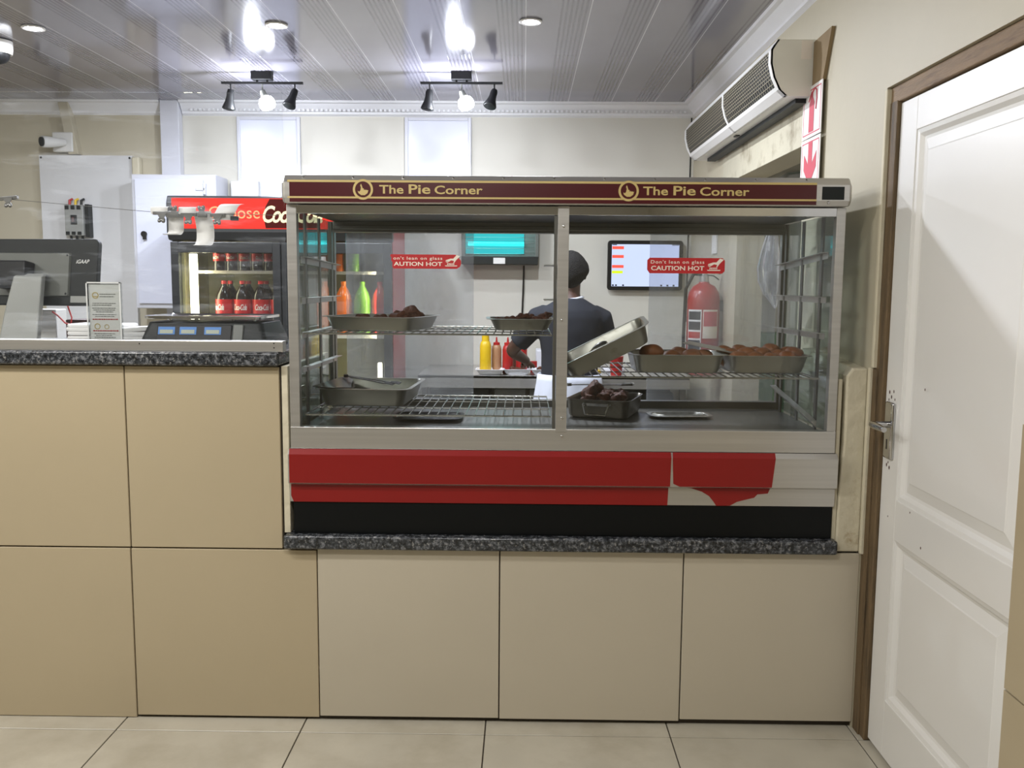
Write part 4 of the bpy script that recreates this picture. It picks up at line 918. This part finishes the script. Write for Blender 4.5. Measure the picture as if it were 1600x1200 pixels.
# screen on the back wall
t = thing('wall_screen', (.785, 3.05, 1.41), 'flat wall screen showing an order list with red bars', 'screen')
b = MB(); b.loft([[(p[0], y_, p[1]) for p in rrect(.785, 1.565, .485, .32, .02)] for y_ in (3.04, 3.075)]); b.build('bezel', 'black', t, bevel=.004)
b = MB(); b.box(.70, .87, 3.07, 3.098, 1.5, 1.62); b.build('wall_mount', 'black', t, smooth=False)
sc = MB().box(.568, 1.002, 3.037, 3.041, 1.430, 1.700).build('display', 'screen', t, smooth=False)
b = MB()
for z in (1.668, 1.612, 1.548): b.box(.570, .645, 3.035, 3.0365, z, z+.019)
b.build('order_bar', 'scr', sc, smooth=False)
MB().box(.570, .640, 3.035, 3.0365, 1.513, 1.530).build('order_bar', 'scy', sc, smooth=False)
b = MB()
for x in (.572, .592, .638, .885, .925, .965): b.box(x, x+.012, 3.035, 3.0365, 1.432, 1.442)
b.box(.57, .60, 3.035, 3.0365, 1.694, 1.699); b.box(.955, 1.0, 3.035, 3.0365, 1.694, 1.699); b.build('screen_icon', 'dgrey', sc, smooth=False)

# fire extinguisher on the right wall
ex, ey = .985, 2.12
t = thing('fire_extinguisher', (ex, ey, .945), 'red fire extinguisher with printed labels hanging at the right wall', 'fire extinguisher')
b = MB().lathe([(.06, .945), (.085, .955), (.088, .975), (.088, 1.36), (.082, 1.40), (.060, 1.435), (.030, 1.452), (.028, 1.46)], (ex, ey, 0), 32); b.build('cylinder', 'extred', t)
b = MB().lathe([(.026, 1.455), (.026, 1.490), (.018, 1.495), (.018, 1.52)], (ex, ey, 0), 16); b.build('valve', 'steel', t)
b = MB(); b.loft([[(x, ey-.012, z), (x, ey+.012, z), (x, ey+.012, z+.008), (x, ey-.012, z+.008)] for x, z in ((ex-.02, 1.515), (ex+.05, 1.52), (ex+.085, 1.50))]); b.loft([[(x, ey-.010, z), (x, ey+.010, z), (x, ey+.010, z+.006), (x, ey-.010, z+.006)] for x, z in ((ex-.01, 1.495), (ex+.05, 1.490), (ex+.08, 1.468))]); b.build('lever', 'black', t)
b = MB(); b.tube([(ex, ey, 1.50), (ex-.06, ey-.01, 1.50), (ex-.098, ey, 1.42), (ex-.102, ey+.01, 1.2), (ex-.10, ey+.02, 1.0), (ex-.10, ey+.02, .96)], .009, 8); b.build('hose', 'black', t)
def curved(nm, a0, a1, z0, z1, mt, rr=.0892):
    b_ = MB(); n_ = 12; b_.loft([[(ex+rr*math.sin(a0+(a1-a0)*k/n_), ey-rr*math.cos(a0+(a1-a0)*k/n_), z) for k in range(n_+1)] for z in (z0, z1)], False, False, closed=False); return b_.build(nm, mt, t)
l1 = curved('instruction_label', -1.25, -.28, 1.02, 1.31, 'paper')
curved('label_square', -1.2, -.34, 1.255, 1.30, 'navy', .0895); curved('label_square', -1.2, -.34, 1.20, 1.245, 'navy', .0895); curved('label_square', -1.2, -.34, 1.155, 1.19, 'red_sign', .0895); curved('label_square', -1.2, -.34, 1.09, 1.145, 'navy', .0895); curved('label_square', -1.2, -.34, 1.03, 1.08, 'navy', .0895)
curved('instruction_label', -.2, .85, 1.155, 1.31, 'cream'); curved('label_square', -.15, .80, 1.22, 1.30, 'signred', .0895)
MB().box(ex+.06, XR, ey-.02, ey+.02, 1.30, 1.36).build('wall_bracket', 'black', t, smooth=False)
# hanging paper on right wall near corner
o = MB().box(1.078, 1.086, 2.28, 2.40, 1.62, 1.78).build('wall_paper_notice', 'paper', smooth=False); tag(o, 'pale paper notice on the right wall above the extinguisher', 'paper')

# air curtain
AY0, AY1 = .66, 2.46
t = thing('air_curtain', (1.0, 1.56, 2.15), 'long cream air curtain with dark honeycomb grilles above the passage opening', 'air curtain')
pr_ = [(XR, 2.152), (.978, 2.152), (.952, 2.175), (.930, 2.22), (.918, 2.27), (.918, 2.318), (.942, 2.356), (XR, 2.356)]
def offs(s_): return [(XR if abs(p[0]-XR) < 1e-4 else p[0]+s_, p[1]) for p in pr_]
b = MB(); b.loft([[(p[0]+(.010 if 0 < i_ < 7 else 0), y, p[1]) for i_, p in enumerate(pr_)] for y in (AY0+.006, AY1-.006)]); b.build('casing', 'white', t, smooth=False)
for y0, y1 in ((AY0, AY0+.006), (AY1-.006, AY1)):
    b = MB(); b.prism([(p[0], p[1]) for p in pr_], 'z', y0, y1); b.v = [Vector((v.x, v.z, v.y)) for v in b.v]; b.build('end_cap', 'beigeplastic', t, smooth=False)
# white face frame following the curved front
front = [(.976, 2.1525), (.951, 2.175), (.929, 2.22), (.9165, 2.27), (.9165, 2.318), (.928, 2.338)]
def fr_strip(y0, y1, pts): 
    b_ = MB(); b_.loft([[(p[0]-.0005, y, p[1]) for p in pts]+[(p[0]+.008, y, p[1]) for p in reversed(pts)] for y in (y0, y1)]); return b_
mid = 1.48
b = MB()
for y0, y1 in ((AY0, AY0+.03), (mid-.012, mid+.012), (AY1-.03, AY1)): q = fr_strip(y0, y1, front); b.add(q.v, q.f)
q = fr_strip(AY0, AY1, [(.976, 2.1525), (.951, 2.175), (.945, 2.188)]); b.add(q.v, q.f); q = fr_strip(AY0, AY1, [(.9165, 2.318), (.930, 2.340), (.942, 2.357)]); b.add(q.v, q.f)
b.build('face_frame', 'white', t, smooth=False)
for y0, y1 in ((AY0+.03, mid-.012), (mid+.012, AY1-.03)):
    q = fr_strip(y0, y1, [(.951, 2.18), (.934, 2.22), (.9215, 2.27), (.9215, 2.315)]); gr = q.build('grille', 'black', t, smooth=False)
    b = MB(); crv = lambda u: (.9475-.030*math.sin(u*PI*.62)/math.sin(PI*.62)*1.0 if False else 0)
    P = [(.9480, 2.184), (.931, 2.22), (.9245, 2.245), (.9185, 2.27), (.9178, 2.295), (.9182, 2.316)]
    def onP(u):
        f_ = u*(len(P)-1); k = min(int(f_), len(P)-2); w_ = f_-k; return (P[k][0]*(1-w_)+P[k+1][0]*w_, P[k][1]*(1-w_)+P[k+1][1]*w_)
    NR = 10; cw = .030
    for i in range(NR+1):
        p = onP(i/NR); b.tube([(p[0], y0, p[1]), (p[0], y1, p[1])], .0014, 4)
    for i in range(NR):
        pa, pb = onP(i/NR), onP((i+1)/NR); y = y0+(cw/2 if i % 2 else 0)
        while y < y1:
            b.add([(pa[0]-.001, y, pa[1]), (pa[0]-.001, y+.0045, pa[1]), (pb[0]-.001, y+.0045, pb[1]), (pb[0]-.001, y, pb[1])], [(0, 1, 2, 3)]); y += cw
    b.build('grille_mesh', 'meshtan', gr, smooth=False)
b = MB(); b.box(1.03, 1.075, AY0+.05, AY1-.1, 2.135, 2.152); b.build('outlet_slot', 'dgrey', t, smooth=False)
b = MB(); b.box(1.0, 1.02, 1.55, 1.60, 2.147, 2.152); b.build('switch', 'dgrey', t, bevel=.002)
b = MB(); b.box(1.03, 1.07, AY0-.0012, AY0, 2.285, 2.352); b.build('tape_patch', 'cream', t, smooth=False)
# brown board behind the near end
b = MB(); b.add([(XR-.001, .655, 2.345), (XR-.001, .46, 2.345+.005), (XR-.001, .535, 2.185), (XR-.001, .655, 2.14), (XR-.014, .655, 2.345), (XR-.014, .46, 2.35), (XR-.014, .535, 2.185), (XR-.014, .655, 2.14)],
                [(0, 1, 2, 3), (4, 5, 6, 7), (0, 1, 5, 4), (1, 2, 6, 5), (2, 3, 7, 6), (3, 0, 4, 7)])
tag(b.build('brown_board', 'cardboard', smooth=False), 'bare brown board fixed to the wall at the near end of the air curtain', 'board')
# safety signs
def sign(z0, z1, kind, lab):
    y0, y1 = .525, .745
    s = thing('safety_sign', (XR, .635, z0), lab, 'sign', 'red and white safety signs')
    MB().box(XR-.017, XR-.014, y0, y1, z0, z1).build('sign_plate', 'paper', s, smooth=False)
    X_ = XR-.0176; q_ = MB(); a = .012; bb = .016
    for A in ((y0+a, y1-a, z0+a, z0+bb), (y0+a, y1-a, z1-bb, z1-a), (y0+a, y0+bb, z0+a, z1-a), (y1-bb, y1-a, z0+a, z1-a)): q_.box(X_, X_+.0006, *A)
    f_ = lambda p: (X_-.0003, y1-p[0]*(y1-y0), z0+p[1]*(z1-z0))
    if kind == 'ext':
        P_ = [(.36, .10), (.62, .10), (.62, .66), (.55, .76), (.43, .76), (.36, .66)]; q_.add([f_(p) for p in P_], [tuple(range(6))])
        P_ = [(.44, .76), (.54, .76), (.54, .86), (.44, .86)]; q_.add([f_(p) for p in P_], [(0, 1, 2, 3)])
        q_.tube([f_(p) for p in ((.5, .84), (.62, .92), (.74, .86), (.76, .7), (.72, .5))], .003, 6)
        P_ = [(.30, .72), (.34, .70), (.50, .86), (.46, .90)]; q_.add([f_(p) for p in P_], [(0, 1, 2, 3)])
    else:
        P_ = [(.40, .94), (.62, .94), (.62, .50), (.84, .72), (.84, .40), (.51, .06), (.18, .40), (.18, .72), (.40, .50)]; q_.add([f_(p) for p in P_], [tuple(range(9))])
    q_.build('red_symbol', 'signred', s, smooth=False)
sign(1.997, 2.185, 'ext', 'red and white sign with a fire extinguisher symbol below the air curtain')
sign(1.805, 1.993, 'arrow', 'red and white sign with a downward arrow under the extinguisher sign')
b = MB(); b.box(XR-.0142, XR, .53, .74, 1.81, 2.18); 
# beyond the passage
t = thing('duct', (1.9, 3.0, 2.1), 'shiny curved metal duct seen through the passage opening', 'duct')
b = MB(); b.tube([(1.45, 2.95, 1.9), (1.50, 2.9, 2.10), (1.62, 2.8, 2.20), (1.9, 2.6, 2.22), (2.4, 2.3, 2.2)], .11, 20); b.build('duct_tube', 'chrome', t)
o = MB().box(1.3, 2.5, 2.35, 2.42, 2.20, 2.30).build('beam', 'brownbox', smooth=False); tag(o, 'dark red-brown beam seen through the passage opening', 'beam')
o = MB().box(1.32, 1.62, 2.7, 2.9, 0, 1.15).build('green_cupboard', 'greenp', smooth=False, bevel=.01); tag(o, 'pale green unit standing beyond the passage opening', 'cupboard')
area('passage_light', (1.9, 1.2, 2.38), .6, .6, 8, COOL)

# track lights
def track_light(x, y, lab):
    s = thing('track_light', (x, y, ZC), lab, 'spotlight', 'black three-lamp ceiling spotlights')
    zb = ZC-.060
    MB().box(x-.055, x+.055, y-.03, y+.03, ZC-.045, ZC-.0005).build('ceiling_box', 'black', s, smooth=False, bevel=.003)
    b_ = MB(); b_.tube([(x-.028, y, ZC-.045), (x-.028, y, zb)], .006, 8); b_.tube([(x+.028, y, ZC-.045), (x+.028, y, zb)], .006, 8); b_.box(x-.225, x+.225, y-.008, y+.008, zb-.006, zb+.006); b_.build('bar', 'black', s, smooth=False)
    for k, dx, ang, az in ((0, -.175, 8, 0), (1, 0, 20, 180), (2, .18, 28, 60)):
        zz = zb-.006; hx = x+dx
        m_ = Matrix.Translation((hx, y, zz-.035)) @ Matrix.Rotation(R_(az), 4, 'Z') @ Matrix.Rotation(R_(ang), 4, 'Y')
        b_ = MB(); st0 = 0; b_.tube([(hx, y, zz), (hx, y, zz-.035)], .004, 8); n0 = len(b_.v)
        if k == 1:
            b_.lathe([(.014, 0), (.018, -.02), (.020, -.035)], n=16); b_.xf(m_, n0); hd_ = b_.build('lamp_head', 'mgrey', s)
            q_ = MB(); q_.lathe([(.02, -.034), (.036, -.045), (.044, -.065), (.044, -.085), (.036, -.10), (.012, -.108)], n=20); q_.xf(m_); q_.build('bulb', 'bulb', hd_)
        else:
            b_.lathe([(.016, .005), (.020, -.01), (.020, -.035), (.024, -.06), (.036, -.095), (.036, -.10)], n=20); b_.xf(m_, n0); hd_ = b_.build('lamp_head', 'black', s)
            q_ = MB(); q_.lathe([(.032, -.1005), (.03, -.104), (.01, -.108)], n=20); q_.xf(m_); q_.build('bulb', 'dgrey', hd_)
track_light(-1.45, 2.25, 'black three-lamp ceiling spotlight above the red-topped fridge, middle lamp lit')
track_light(-.35, 2.23, 'black three-lamp ceiling spotlight nearest the middle of the ceiling, middle lamp lit')
for (x, y), lab in zip(DOWN, ('lit recessed downlight at the far left of the ceiling', 'lit recessed downlight above the left spotlight bar', 'lit recessed downlight right of the spotlight bars')):
    s = thing('downlight', (x, y, ZC), lab, 'ceiling light', 'lit recessed downlights')
    MB().lathe([(.030, -.0005), (.050, -.0015), (.052, -.006), (.046, -.009), (.036, -.005)], (x, y, ZC), 28).build('bezel', 'white', s)
    MB().lathe([(.034, -.0055), (.034, -.0068)], (x, y, ZC), 24).build('lamp_face', 'dl', s, smooth=False)

# ================================================================ THE COOK
def skin_mesh(nodes, edges, name, mt, parent, sub=2, root=0):
    me = bpy.data.meshes.new('sk'); me.from_pydata([n_[0] for n_ in nodes], edges, []); o_ = bpy.data.objects.new('sk', me); C.objects.link(o_)
    md = o_.modifiers.new('skin', 'SKIN'); sv = me.skin_vertices[0].data
    for i, n_ in enumerate(nodes):
        r = n_[1]; sv[i].radius = (r, r) if not isinstance(r, tuple) else r; sv[i].use_root = (i == root)
    md.use_smooth_shade = True; md.branch_smoothing = .6
    sb = o_.modifiers.new('sub', 'SUBSURF'); sb.levels = sub; sb.render_levels = sub
    dg = bpy.context.evaluated_depsgraph_get(); m2 = bpy.data.meshes.new_from_object(o_.evaluated_get(dg)); bpy.data.objects.remove(o_)
    off = wloc(parent)
    for v in m2.vertices: v.co -= off
    m2.name = name; m2.materials.clear(); m2.materials.append(M[mt]); m2.polygons.foreach_set('use_smooth', [True]*len(m2.polygons))
    r_ = bpy.data.objects.new(name, m2); C.objects.link(r_); r_.parent = parent; return r_
t = cook = thing('person', (.25, 1.9, 0), 'person seen from behind in a dark navy T-shirt and white apron, working at the table', 'person')
N = [((.245, 1.88, .93), .115), ((.245, 1.88, 1.08), .095), ((.245, 1.89, 1.23), .10), ((.245, 1.90, 1.315), .055), ((.247, 1.905, 1.385), .046), ((.250, 1.925, 1.44), .066), ((.250, 1.93, 1.51), .080), ((.250, 1.935, 1.565), .060),
     ((.115, 1.90, 1.285), .052), ((.02, 1.93, 1.18), .042), ((-.065, 1.97, 1.085), .038), ((-.02, 2.12, 1.045), .033), ((.02, 2.23, 1.01), .024),
     ((.375, 1.90, 1.285), .052), ((.425, 1.93, 1.17), .042), ((.455, 1.97, 1.06), .038), ((.41, 2.12, 1.02), .033), ((.37, 2.24, .99), .024),
     ((.165, 1.88, .84), .085), ((.155, 1.90, .48), .056), ((.155, 1.88, .10), .038), ((.15, 1.95, .045), .036), ((.145, 2.08, .035), .030),
     ((.325, 1.88, .84), .085), ((.335, 1.90, .48), .056), ((.335, 1.88, .10), .038), ((.34, 1.95, .045), .036), ((.345, 2.08, .035), .030),
     ((.25, 2.015, 1.475), .012)]
E_ = [(0, 1), (1, 2), (2, 3), (3, 4), (4, 5), (5, 6), (6, 7), (3, 8), (8, 9), (9, 10), (10, 11), (11, 12), (3, 13), (13, 14), (14, 15), (15, 16), (16, 17), (0, 18), (18, 19), (19, 20), (20, 21), (21, 22), (0, 23), (23, 24), (24, 25), (25, 26), (26, 27), (6, 28)]
def hand(w, base):
    """palm and five bent fingers reaching down towards the table; w = wrist node index"""
    wx, wy, wz_ = N[w][0]; sg = base
    N.append(((wx, wy+.055, wz_-.018), .026)); pi_ = len(N)-1; E_.append((w, pi_))
    for k, (dx, L) in enumerate(((-.027, .062), (-.009, .070), (.009, .066), (.026, .052))):
        a = (wx+dx*.8, wy+.085, wz_-.026); b_ = (wx+dx, wy+.085+L*.55, wz_-.032); c_ = (wx+dx, wy+.085+L*.85, wz_-.055)
        N.append((a, .0095)); N.append((b_, .0085)); N.append((c_, .0075)); i = len(N)-3; E_.extend([(pi_, i), (i, i+1), (i+1, i+2)])
    N.append(((wx+sg*.034, wy+.045, wz_-.028), .010)); N.append(((wx+sg*.045, wy+.080, wz_-.045), .0085)); i = len(N)-2; E_.extend([(pi_, i), (i, i+1)])
hand(12, 1); hand(17, -1)
body = skin_mesh(N, E_, 'body', 'skin', t)
b = MB()
for sx in (-1, 1): b.ell((.25+sx*.074, 1.965, 1.485), .008, .016, .020)
b.build('ear', 'skin', t)
b = MB()
for sx in (-1, 1): b.ell((.25+sx*.030, 2.003, 1.500), .012, .008, .009)
b.build('eye', 'white', t); MB().ell((.25, 2.0, 1.435), .024, .010, .007).build('mouth', 'brownbox', t)
hm = blob('hair', .088, 1.12, 5, .10, 'hair', 4)
from mathutils import noise as _nz
for v in hm.vertices:
    f_ = min(1, max(0, v.co.z)/.10); f_ = f_*f_*(3-2*f_)
    v.co.x *= .72+.28*f_; v.co.y *= .80+.20*f_
    if v.co.y > .02: v.co.y = .02+(v.co.y-.02)*.45
    v.co *= 1+.03*_nz.noise(v.co*70)
    v.co = Vector((.250, 1.905, 1.412))+v.co-wloc(t)
o = bpy.data.objects.new('hair', hm); C.objects.link(o); o.parent = t
b = MB(); b.loft([[(cx+rx*math.cos(2*PI*k/28), 1.892+ry*math.sin(2*PI*k/28), z) for k in range(28)] for cx, rx, ry, z in ((.245, .150, .128, .955), (.245, .150, .124, 1.08), (.245, .166, .128, 1.20), (.246, .178, .122, 1.27), (.247, .160, .108, 1.31), (.248, .105, .082, 1.345), (.248, .066, .064, 1.368))])
b.tube([(.125, 1.90, 1.275), (.08, 1.905, 1.262), (.025, 1.93, 1.185), (-.028, 1.953, 1.125)], [.064, .066, .060, .056], 16)
b.tube([(.365, 1.90, 1.275), (.405, 1.905, 1.262), (.432, 1.93, 1.175), (.450, 1.955, 1.10)], [.064, .066, .060, .056], 16)
o = b.build('t_shirt', 'navy', t); rm = o.modifiers.new('remesh', 'REMESH'); rm.mode = 'VOXEL'; rm.voxel_size = .009; rm.use_smooth_shade = True; sm = o.modifiers.new('smooth', 'SMOOTH'); sm.iterations = 5; sm.factor = .6
TR = [((.245, 1.88, .95), (.135, .12)), ((.160, 1.88, .84), .10), ((.155, 1.90, .48), .075), ((.155, 1.88, .10), .062), ((.330, 1.88, .84), .10), ((.335, 1.90, .48), .075), ((.335, 1.88, .10), .062)]
skin_mesh(TR, [(0, 1), (1, 2), (2, 3), (0, 4), (4, 5), (5, 6)], 'trousers', 'trouser', t)
b = MB(); rings = []
for z, rx, ry in ((.975, .168, .135), (.94, .172, .14), (.80, .195, .155), (.62, .215, .165), (.48, .22, .17)):
    rings.append([(.245+rx*(1+.03*math.sin(k*2.1))*math.cos(2*PI*k/36), 1.88+ry*(1+.04*math.sin(k*1.7))*math.sin(2*PI*k/36), z) for k in range(36)])
b.loft(rings, False, False); o = b.build('apron', 'apron', t); so = o.modifiers.new('s', 'SOLIDIFY'); so.thickness = .003
b = MB(); b.tube([(.245+.066*math.cos(a), 1.905+.06*math.sin(a), 1.362+.012*math.cos(a)) for a in [R_(x) for x in range(150, 400, 20)]], .007, 8); b.build('apron_neck_strap', 'apron', t)
for s_ in ((.19, 2.06), ): pass
b = MB(); 
for x in (.15, .342): b.loft([[(p[0], p[1], z_) for p in rrect(x, 1.97, w_, d_, .035)] for z_, w_, d_ in ((.0, .10, .29), (.03, .102, .292), (.06, .085, .22), (.085, .07, .14))])
b.build('shoes', 'black', t)
